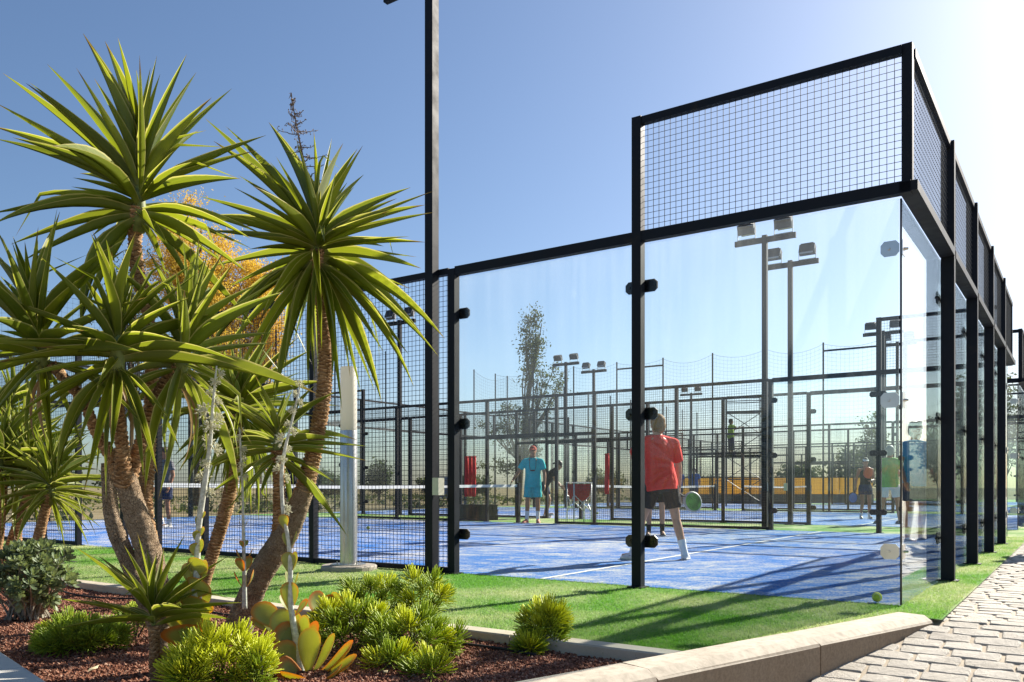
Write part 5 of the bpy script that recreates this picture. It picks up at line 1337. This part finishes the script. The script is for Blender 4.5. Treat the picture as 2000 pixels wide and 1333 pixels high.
    if cap:
        m = MB(); m.ell(hp(0, -.012, .055), (.086, .104, .075), H3); m.caps(hp(-.045, .085, .058), hp(.045, .085, .058), .014, .014); oo = m.build('cap', cap, root, smooth=True); remesh(oo, .01, 3)
        m = MB(); m.loft([(hp(0, .07, .055), hr * .075, hu * .009), (hp(0, .13, .045), hr * .068, hu * .007), (hp(0, .165, .034), hr * .035, hu * .005)], 14); m.build('peak', cap, oo, smooth=True)
    if extra: extra(root, P, hp, H3)
    return root, P
def racket(label, hand, direction, normal, face, rim, world=True, scale=1.0):
    """padel bat: perforated round face, rim, short handle; hand = world position of the grip"""
    d = V(direction).normalized(); M3 = frame(d, normal); root = thing('padel_racket', label, 'racket', hand)
    root.rotation_mode = 'QUATERNION'; root.rotation_quaternion = M3.to_quaternion()
    root.scale = (scale,) * 3
    m = MB(); m.tube([(0, -.06, 0), (0, -.055, 0), (0, .10, 0)], [.019, .0165, .015], 8); m.build('handle', M.setdefault('grip', simple('black_grip_tape', (.03, .03, .032), .8)), root, smooth=True)
    def outline(a, s=1.0): return (math.sin(a) * .125 * s, .245 - math.cos(a) * .135 * s)
    N = 30; f = MB(); vs = []
    for z in (-.019, .019):
        for k in range(N): x, y = outline(2 * PI * k / N, .95); vs.append((x, y, z))
    f.add(vs, [tuple(range(N))[::-1], tuple(range(N, 2 * N))] + [(k, (k + 1) % N, N + (k + 1) % N, N + k) for k in range(N)]); fo = f.build('face', face, root)
    r = MB(); pts = [V((*outline(2 * PI * k / N), 0)) for k in range(N + 1)]; r.tube(pts, .0195, 6, False); r.tube([(-.05, .13, 0), (0, .08, 0)], [.014, .016], 6); r.tube([(.05, .13, 0), (0, .08, 0)], [.014, .016], 6); r.build('rim', rim, root, smooth=True)
    hl = MB()
    for i in range(-3, 4):
        for j in range(-3, 4):
            if i * i + j * j < 11:
                for z in (-.0196, .0196): hl.loft([((i * .027, .25 + j * .027, z), (.0055, 0, 0), (0, .0055, 0)), ((i * .027, .25 + j * .027, z * 1.02), (.005, 0, 0), (0, .005, 0))], 6)
    hl.build('perforations', M['clip'], fo, kind='stuff')
    return root
def wpt(root, p): return Matrix.Translation(root.location) @ Matrix.Rotation(root.rotation_euler.z, 4, 'Z') @ Matrix.Scale(root.scale[0], 4) @ V(p)
C = dict(red=cloth('red_sports_shirt', (.74, .035, .028)), black=cloth('black_fabric', (.014, .014, .017), .3), turq=cloth('turquoise_fabric', (.012, .42, .44)), navy=cloth('navy_fabric', (.02, .03, .075), .2), blue=cloth('blue_fabric', (.03, .12, .38)),
         white=cloth('white_fabric', (.72, .71, .68), .05), lime=cloth('light_green_fabric', (.20, .46, .10)), cap=cloth('brick_red_cap', (.36, .065, .04)), hiv=cloth('high_visibility_fabric', (.42, .62, .05)), grey=cloth('grey_fabric', (.16, .16, .17)),
         shoe_w=simple('white_shoe', (.66, .65, .62), .6), shoe_r=simple('red_orange_shoe', (.55, .09, .04), .6), shoe_k=simple('black_shoe', (.03, .035, .03), .6), sock_w=cloth('white_sock', (.74, .74, .72), .04), sock_k=cloth('black_sock', (.02, .022, .02)),
         blond=simple('dark_blond_hair', (.17, .085, .022), .7, 0, .45, 90, .6, .1), brown=simple('brown_hair', (.05, .03, .018), .5, 0, .3, 120, .5), greyh=simple('grey_hair', (.30, .29, .27), .6, 0, .25, 120, .5), dark=simple('dark_hair', (.02, .016, .013), .5, 0, .3, 120, .4))
# --- man in red hitting the ball, back to us, right leg planted
pr = GR(1288, 1094); hR = 1.0
pose = dict(pelvis=(0.02, 0.0, .92), chest=(-.015, .06, 1.27), neck=(-.02, .10, 1.475), head=(-.015, .14, 1.585), look=(-.25, 1, -.12),
            shl=(-.20, .03, 1.40), shr=(.175, .12, 1.385), ell=(-.30, .22, 1.22), wrl=(-.18, .42, 1.20), elr=(.24, .20, 1.10), wrr=(.245, .22, .86),
            hpl=(-.075, 0, .885), hpr=(.115, .0, .885), knl=(-.20, .05, .48), anl=(-.315, -.10, .085), tol=(-.42, .06, .03), knr=(.195, .05, .48), anr=(.285, -.03, .09), tor=(.33, .15, .03))
rp, PP = person('man in red shirt and black shorts playing a low shot, seen from behind', pr, R_(-6), pose, 'skin_fair', C['red'], C['black'], C['blond'], None, C['shoe_w'], C['sock_w'], .15, hR, .0095, grip='r', sleeve=.8, short_len=.66)
hand = wpt(rp, PP['wrr'] + V((.005, .02, -.085)))
racket('white and green padel bat in the hand of the man in red', hand, (.62, .25, -.35), (.75, -.7, -.1), simple('green_bat_face', (.10, .30, .04), .45, 0, .75, 7), simple('grey_bat_rim', (.35, .38, .36), .5), scale=.88)
# --- partner whose legs show behind him
pp = GR(1281, 1047); person('player in black shorts and black shoes, almost hidden behind the man in red', pp, R_(170), dict(elr=(.24, .12, 1.16), wrr=(.16, .32, 1.12), ell=(-.24, .12, 1.16), wrl=(-.12, .32, 1.12), knr=(.12, .08, .5), anr=(.13, -.06, .085)), 'skin_fair', C['grey'], C['black'], C['brown'], None, C['shoe_k'], C['sock_k'], .14, .96, .013)
# --- coach in turquoise by the net post
def lanyard(root, P, hp, H3):
    m = MB(); m.tube([(-.06, .02, 1.53), (-.075, .12, 1.44), (-.07, .15, 1.28), (-.05, .165, 1.20), (.05, .165, 1.20), (.07, .15, 1.28), (.075, .12, 1.44), (.06, .02, 1.53)], .006, 6); m.ell((-.0, .17, 1.195), (.06, .012, .016)); m.build('lanyard', M['clip'], root)
pc = GR(1041, 1022.5)
person('man in turquoise shirt and shorts with a red cap, standing by the net post', pc, R_(176), dict(look=(-.25, 1, -.05), elr=(.33, -.02, 1.17), wrr=(.45, .10, .98), ell=(-.26, .0, 1.14), wrl=(-.27, .10, .88), knr=(.12, .02, .5), anr=(.14, -.02, .085), tor=(.22, .14, .03), anl=(-.11, -.02, .085), tol=(-.13, .17, .03)),
       'skin_tan', C['turq'], C['turq'], None, C['cap'], C['shoe_r'], C['sock_w'], .20, 1.04, .013, short_len=.78, sleeve=.72, extra=lanyard)
# --- woman in black bending on the second court, wearing dark glasses
def shades(root, P, hp, H3):
    m = MB(); m.ell(hp(.033, .088, .018), (.026, .008, .018), H3, 10, 6); m.ell(hp(-.033, .088, .018), (.026, .008, .018), H3, 10, 6); m.caps(hp(-.07, .05, .022), hp(.07, .05, .022), .005, .005, 6); m.build('sunglasses', M['clip'], root)
pw = GR(1067, 1012); pw.z = 0
person('woman in black stooping behind the man in turquoise, hair in a ponytail', pw, R_(-98), dict(pelvis=(0, -.05, .92), chest=(0, .14, 1.22), neck=(0, .26, 1.40), head=(0, .36, 1.49), look=(0, 1, -.55), shl=(-.16, .18, 1.33), shr=(.16, .18, 1.33), ell=(-.2, .24, 1.08), elr=(.2, .26, 1.07), wrl=(-.18, .40, .92), wrr=(.16, .42, .9), hpl=(-.09, -.05, .9), hpr=(.09, -.05, .9), knl=(-.1, .06, .5), anl=(-.1, -.06, .1), tol=(-.1, .12, .03), knr=(.1, .10, .52), anr=(.1, .02, .13), tor=(.1, .2, .11)),
       'skin_fair', C['black'], C['navy'], C['brown'], None, C['shoe_w'], None, .1, .98, .014, True, hair_style='tail', short_len=.62, extra=shades)
# --- woman with the orange bat and the man in light green on the second court
pa = GR(1690, 1014); q1, P1 = person('woman in dark top, white cap and short blue skirt on the second court', pa, R_(172), dict(elr=(.24, -.02, 1.15), wrr=(.27, .02, .93), ell=(-.2, .1, 1.12), wrl=(-.06, .3, 1.10), knr=(.1, .08, .5)), 'skin_tan', C['black'], C['navy'], C['brown'], C['white'], C['shoe_w'], C['sock_w'], .1, .93, .014, True, sleeve=0, short_len=.5)
racket('orange padel bat held in front of the woman in the white cap', wpt(q1, P1['wrl'] + V((0, .07, .0))), (-.35, -.2, .7), (.1, -1, .2), simple('orange_bat_face', (.72, .12, .03), .5, 0, .1), simple('orange_bat_rim', (.6, .09, .03), .5))
m_ = simple('blue_bat_face', (.05, .16, .4), .5); racket('dark blue padel bat hanging from the right hand of the woman in the white cap', wpt(q1, P1['wrr'] + V((0, .02, -.08))), (-.35, -.1, -.8), (.2, -1, .1), m_, M['clip'])
pg = GR(1738, 1024); person('man in light green shirt and white shorts, seen from behind at the glass corner', pg, R_(-25), dict(knl=(-.14, .06, .5), anl=(-.26, -.12, .085), tol=(-.3, .05, .03), knr=(.16, .04, .5), anr=(.2, -.05, .085), elr=(.25, .1, 1.18), wrr=(.2, .3, 1.1), ell=(-.25, .08, 1.15), wrl=(-.2, .28, 1.02)), 'skin_tan', C['lime'], C['white'], C['greyh'], None, C['shoe_k'], None, .1, 1.03, .014)
# --- player half hidden by the yuccas on the far half of the near court
ph_ = GR(566, 1024); q2, P2 = person('player in black half hidden behind the leaning yucca trunk', ph_, R_(160), dict(elr=(.3, .1, 1.2), wrr=(.42, .3, 1.25), knl=(-.16, .06, .5), anl=(-.24, -.02, .085), tol=(-.27, .16, .03), knr=(.16, .06, .5), anr=(.24, -.02, .085), tor=(.27, .16, .03)), 'skin_fair', C['black'], C['black'], C['dark'], None, C['shoe_k'], C['sock_w'], .12, 1.0, .014, grip='r')
racket('dark padel bat raised by the player behind the leaning trunk', wpt(q2, P2['wrr'] + V((.02, .06, .05))), (-.4, .1, .75), (.2, -1, .1), M['lampbody'], M['clip'])
pi_ = GR(322, 1030); person('bare-legged player behind the yucca clump', pi_, R_(150), dict(knr=(.14, .1, .5)), 'skin_tan', C['grey'], C['navy'], C['brown'], None, C['shoe_w'], C['sock_w'], .1, .97, .015)
# --- small figures far off
for px, py, dd, lb, sh, rz in ((1327, 1000, 41, 'tiny distant figure in a blue shirt, left of a pair beyond the net', 'blue', 190), (1356, 1000, 39, 'tiny distant figure in blue, right of a pair beyond the net', 'blue', 160)):
    person(lb, V(((px - CX) / F * dd, dd, 0.004)), R_(rz), None, 'skin_tan', C[sh], C['navy'], C['dark'], None, C['shoe_w'], None, .1, 1.0, .02)
# --- passer-by in blue on the path, out of the picture but mirrored in the glass
pb = W(-1.02, 7.3, .0); person('man in bright blue shirt on the path, mirrored in the back wall glass', pb, R_(95), None, 'skin_tan', cloth('bright_blue_shirt', (.02, .28, .55)), C['navy'], C['dark'], None, C['shoe_k'], None, .1, 1.05, .016)
# ------------------------------------------------------------------ small things on the courts
M['ball'] = simple('tennis_ball_felt', (.50, .58, .05), .95, 0, .15, 200, .5)
M['ballseam'] = simple('tennis_ball_seam', (.65, .66, .5), .9)
def ball(label, p, r=.0335):
    root = thing('tennis_ball', label, 'ball', p, rnd.uniform(0, 6), 'tennis balls'); m = MB(); m.ell((0, 0, r), (r, r, r), None, 24, 14); m.build('felt', M['ball'], root, smooth=True)
    pts = []
    for k in range(41):
        t = 2 * PI * k / 40; A = .44; x = math.cos(t) * (1 - A * .5) + A * .5 * math.cos(3 * t); y = math.sin(t) * (1 - A * .5) - A * .5 * math.sin(3 * t); z = .9 * math.sin(2 * t) * .7
        v = V((x, y, z)).normalized() * r * 1.0; pts.append(v + V((0, 0, r)))
    m = MB(); m.tube(pts, r * .05, 5, False); m.build('seam', M['ballseam'], root, smooth=True); return root
b = GR(1708, 1180, .004); lr = toLR(b); b = W(max(lr[0], .12), max(lr[1], .075), .008); ball('tennis ball lying inside the glass corner in the foreground', b, .036)
ball('tennis ball lying on the blue court near the net, left of the near lamp pole', GR(719, 1035, .004) + V((0, 0, .004)))
ball('tiny tennis ball on the second court, right of the ball basket', GR(1167, 1005, .004) + V((0, 0, .004)))
def drip_hose():
    g = random.Random(4); P = []
    for k in range(26):
        x = -3.9 + .16 * k; y0 = W(0, STRIP_R - .32).y; Lr = (x - W(0, STRIP_R - .30).x) / LD.x; p = W(Lr, STRIP_R - .30 - .05 * math.sin(k * .7)); P.append((p.x, p.y, bed_z(p.x, p.y) + .012 + g.uniform(0, .006)))
    m = MB(); m.tube(P, .008, 8); o = m.build('drip_hose', M['netcord'], smooth=True); tag(o, 'thin black drip hose lying on the gravel along the concrete edging', 'hose')
drip_hose()
# ball basket on a tubular stand
def basket():
    p = GR(1131, 1023); root = thing('ball_basket', 'red fabric ball basket on a white folding stand behind the mesh', 'basket', p, R_(20)); wh = simple('white_tube', (.7, .7, .68), .4, .1)
    hw, ht, hb = .24, .94, .56
    for x in (-1, 1):
        for y in (-1, 1): m = MB(); m.tube([(x * .22, y * .2, 0), (x * .22, y * .2, .3), (x * .22, y * .2, .95)], .016, 8); m.build('leg', wh, root, smooth=True)
    for x in (-1, 1):
        m = MB(); m.tube([(x * .22, -.2, .28), (x * .22, .2, .68)], .009, 6); m.tube([(x * .22, .2, .28), (x * .22, -.2, .68)], .009, 6); m.build('brace', wh, root)
    for y in (-1, 1):
        m = MB(); m.tube([(-.22, y * .2, .28), (.22, y * .2, .68)], .009, 6); m.tube([(.22, y * .2, .28), (-.22, y * .2, .68)], .009, 6); m.build('brace', wh, root)
    m = MB(); m.tube([(-.24, -.2, .955), (.24, -.2, .955)], .015, 8); m.tube([(-.24, .2, .955), (.24, .2, .955)], .015, 8); m.build('handle', wh, root)
    m = MB(); rg = [(.93, .215, .195), (.75, .205, .185), (.58, .17, .15), (.54, .12, .1)]; vs = []
    for z, x, y in rg:
        for s in ((-1, -1), (0, -1.05), (1, -1), (1.05, 0), (1, 1), (0, 1.05), (-1, 1), (-1.05, 0)): vs.append((s[0] * x, s[1] * y, z))
    fs = [(i * 8 + k, (i + 1) * 8 + k, (i + 1) * 8 + (k + 1) % 8, i * 8 + (k + 1) % 8) for i in range(3) for k in range(8)] + [tuple(range(24, 32))]
    m.add(vs, fs); m.build('bag', cloth('red_basket_fabric', (.40, .025, .03)), root)
    m = MB()
    for k in range(26): m.ell((rnd.uniform(-.16, .16), rnd.uniform(-.15, .15), .82 + rnd.uniform(0, .05)), (.033,) * 3, None, 8, 5)
    m.build('balls', M['ball'], root, smooth=True, kind='stuff')
basket()
# black crates stacked by the far fence
def crate(label, p, rz, s=(.6, .4, .13)):
    root = thing('plastic_crate', label, 'crate', p, rz, 'black crates by the far fence'); bl = M.setdefault('cratep', simple('black_crate_plastic', (.02, .02, .022), .5))
    x, y, z = s; m = MB(); m.box((0, 0, .012), (x - .04, y - .04, .02)).box((0, 0, z - .015), (x, .03, .03)) if False else None
    m.box((0, 0, .012), (x - .04, y - .04, .02)); m.build('floor', bl, root)
    for sx in (-1, 1): q = MB(); q.box((sx * (x / 2 - .012), 0, z / 2), (.02, y, z)); q.box((sx * (x / 2), 0, z - .014), (.03, y, .025)); q.build('side', bl, root)
    for sy in (-1, 1):
        q = MB(); q.box((0, sy * (y / 2 - .012), z / 2), (x - .05, .018, z * .98)); q.box((0, sy * (y / 2), z - .014), (x - .06, .03, .023))
        for k in range(-3, 4): q.box((k * x / 8, sy * y / 2, z * .45), (.015, .02, z * .7))
        q.build('side', bl, root)
pc_ = GR(945, 1016); gz = R_(30)
for k, lb in enumerate(('bottom black crate of the stack by the far fence', 'second black crate of the stack by the far fence', 'third black crate of the stack by the far fence')):
    crate(lb, pc_ + V((rnd.uniform(-.02, .02), 0, .004 + .133 * k)), gz + rnd.uniform(-.06, .06))
crate('deeper black crate left of the stack by the far fence', GR(912, 1016) + V((0, .0, .004)), gz + .1, (.55, .4, .4))
# red banners rolled on the far fence
def banner(label, L, R, z0, z1, n):
    p = W(L, R); root = thing('red_banner', label, 'banner', V((p.x, p.y, z0)), ROT + PI / 2, 'red banners on the far fence'); mm = M.setdefault('banner', cloth('red_banner_fabric', (.5, .02, .025)))
    for k in range(n):
        m = MB(); x = (k - (n - 1) / 2) * .115; h = z1 - z0; m.tube([(x, 0, 0), (x + .01, .0, .1), (x - .005, 0, h * .6), (x, 0, h)], [.045, .052, .05, .048], 8); m.build('fold', mm, root, smooth=True)
    m = MB(); m.tube([(-n * .065, 0, z1 - z0 - .02), (n * .065, 0, z1 - z0 - .02)], .012, 6); m.build('cord', M['clip'], root)
banner('wide red banner hanging on the far mesh left of the net post', 11.42, 9.90, .62, 1.62, 3)
banner('narrow red banner hanging on the far mesh right of the ball basket', 7.62, 9.90, .70, 1.60, 1)
# ochre wall beyond the far court
def ochre_wall():
    dd = 47; a, b_ = at(1262, dd), at(1705, dd - 1.5); root = thing('windbreak', 'long ochre fabric windbreak on a dark footing beyond the far courts', 'windbreak', a); t = NT('ochre_fabric'); t.set(.9, 0, .2); n = t.noise(t.world_map(), 1.5, 6); t.base(t.ramp(n, [(.3, (.66, .44, .13)), (.7, (.80, .56, .18))])); t.translucent((.80, .56, .17), .6)
    n = 7
    for k in range(n):
        p, q = a.lerp(b_, k / n) - a, a.lerp(b_, (k + 1) / n) - a; d = (q - p).normalized()
        m = MB(); m.bar(p + d * .02 + V((0, 0, .98)), q - d * .02 + V((0, 0, .98)), .012, .9); m.build('fabric_panel', t.m, root)
        m = MB(); m.bar(p + V((0, 0, .26)), q + V((0, 0, .26)), .26, .54); m.build('footing', M['bedding'], root)
        m = MB(); m.bar(p + V((0, 0, 1.46)), q + V((0, 0, 1.46)), .05, .05); m.build('top_rail', M['steel'], root)
ochre_wall()
def container():
    dd = 62; p = at(868, dd); root = thing('site_container', 'small blue container far behind the net, left of the glass', 'container', p); bl = simple('blue_container_paint', (.04, .14, .36), .6)
    m = MB(); m.box((0, 0, .85), (1.9, 1.2, 1.6)); m.build('body', bl, root)
    for k in range(9): m = MB(); m.box((-.8 + .2 * k, -.62, .85), (.06, .05, 1.4)); m.build('rib', bl, root)
    m = MB(); m.box((0, 0, 1.7), (2.0, 1.3, .08)); m.build('roof', C['white'], root)
container()
# scaffold tower with a workman
def scaffold():
    dd = 37.5; p = at(1452, dd); p.z = 0; root = thing('scaffold_tower', 'tall tubular scaffold tower with platforms behind the far court', 'scaffold', p, R_(-12)); tb = simple('scaffold_tube', (.10, .10, .10), .5, .4); bd = simple('scaffold_board', (.07, .06, .05), .8)
    X = (-.75, .75); Y = (-.4, .4); H = 4.9
    for x in X:
        for y in Y: m = MB(); m.tube([(x, y, 0), (x, y, H)], .025, 6); m.build('upright', tb, root)
        for z in [.3 + .34 * k for k in range(14)]: m = MB(); m.tube([(x, -.4, z), (x, .4, z)], .018, 5); m.build('rung', tb, root)
    for z in (.2, 1.2, 2.2, 3.2, 4.2, 4.7, 4.9):
        for y in Y: m = MB(); m.tube([(-.75, y, z), (.75, y, z)], .02, 5); m.build('ledger', tb, root)
    for k, z in enumerate((.2, 1.2, 2.2, 3.2)):
        s = 1 if k % 2 else -1; m = MB(); m.tube([(-.75 * s, .4, z), (.75 * s, .4, z + 1)], .018, 5); m.tube([(.75 * s, -.4, z), (-.75 * s, -.4, z + 1)], .018, 5); m.build('brace', tb, root)
    for z in (2.22, 4.22): 
        for q in range(3): m = MB(); m.box((0, -.26 + .26 * q, z + .02), (1.55, .24, .04)); m.build('board', bd, root)
    m = MB()
    for s in (-1, 1): m.tube([(-1.05 + s * .2, -.5, 0), (-1.05 + s * .2, -.42, 3.4)], .02, 5)
    for k in range(11): m.tube([(-1.25, -.49 + .006 * k, .3 + .28 * k), (-.85, -.49 + .006 * k, .3 + .28 * k)], .014, 5)
    m.build('ladder', tb, root)
    pos = Matrix.Translation(p) @ Matrix.Rotation(R_(-12), 4, 'Z') @ V((-.55, 0, 2.265))
    person('workman in a high-visibility vest standing on the scaffold tower', pos, R_(-80), dict(elr=(.25, .2, 1.3), wrr=(.2, .42, 1.35), ell=(-.25, .2, 1.3), wrl=(-.2, .42, 1.3)), 'skin_tan', C['hiv'], C['navy'], C['dark'], None, C['shoe_k'], None, .1, .95, .02, short_len=1.6)
scaffold()
# palms and a tree beyond the path: outside the picture, mirrored in the glass of the back wall
for k, (l, r, h) in enumerate(((-4.2, 15.5, 2.6), (-5.5, 20.0, 3.2))):
    b = W(l, r, -.02); yq = thing('yucca', ('bushy yucca beyond the path, seen only mirrored in the glass', 'taller yucca beyond the path, seen only mirrored in the glass')[k], 'yucca', b)
    mb, fb = MB(), MB(); trunk_mesh(mb, fb, [(b.x, b.y, -.05, .12), (b.x + .05, b.y, h * .5, .09), (b.x, b.y, h, .08)], .03, .15, 70 + k, 10); sub(mb, b).build('stem', M['bark'], yq, smooth=True)
    for q in range(3): crown(yq, V((b.x + (q - 1) * .35, b.y + (.3, 0, -.3)[q], h + (.0, .25, -.5)[q])), (0, 0, 1), 60, .8, .06, 80, -60, 80 + 3 * k + q, 'v')
tree('path_tree', 'leafy tree beyond the path, seen only mirrored in the glass', W(-7.5, 26, -.05), 6.5, [(0, 0, 4.6, 2.0, 1.6, 3), (1, .5, 3.4, 1.4, 1.1, 1.5), (-1, 0, 3.2, 1.4, 1.1, 1.5)], M['dgreen'], 6000, .12, 90, .2, .16, None, .5)
print('LEAVES', leafcount, 'BUSH', BUSH_N)
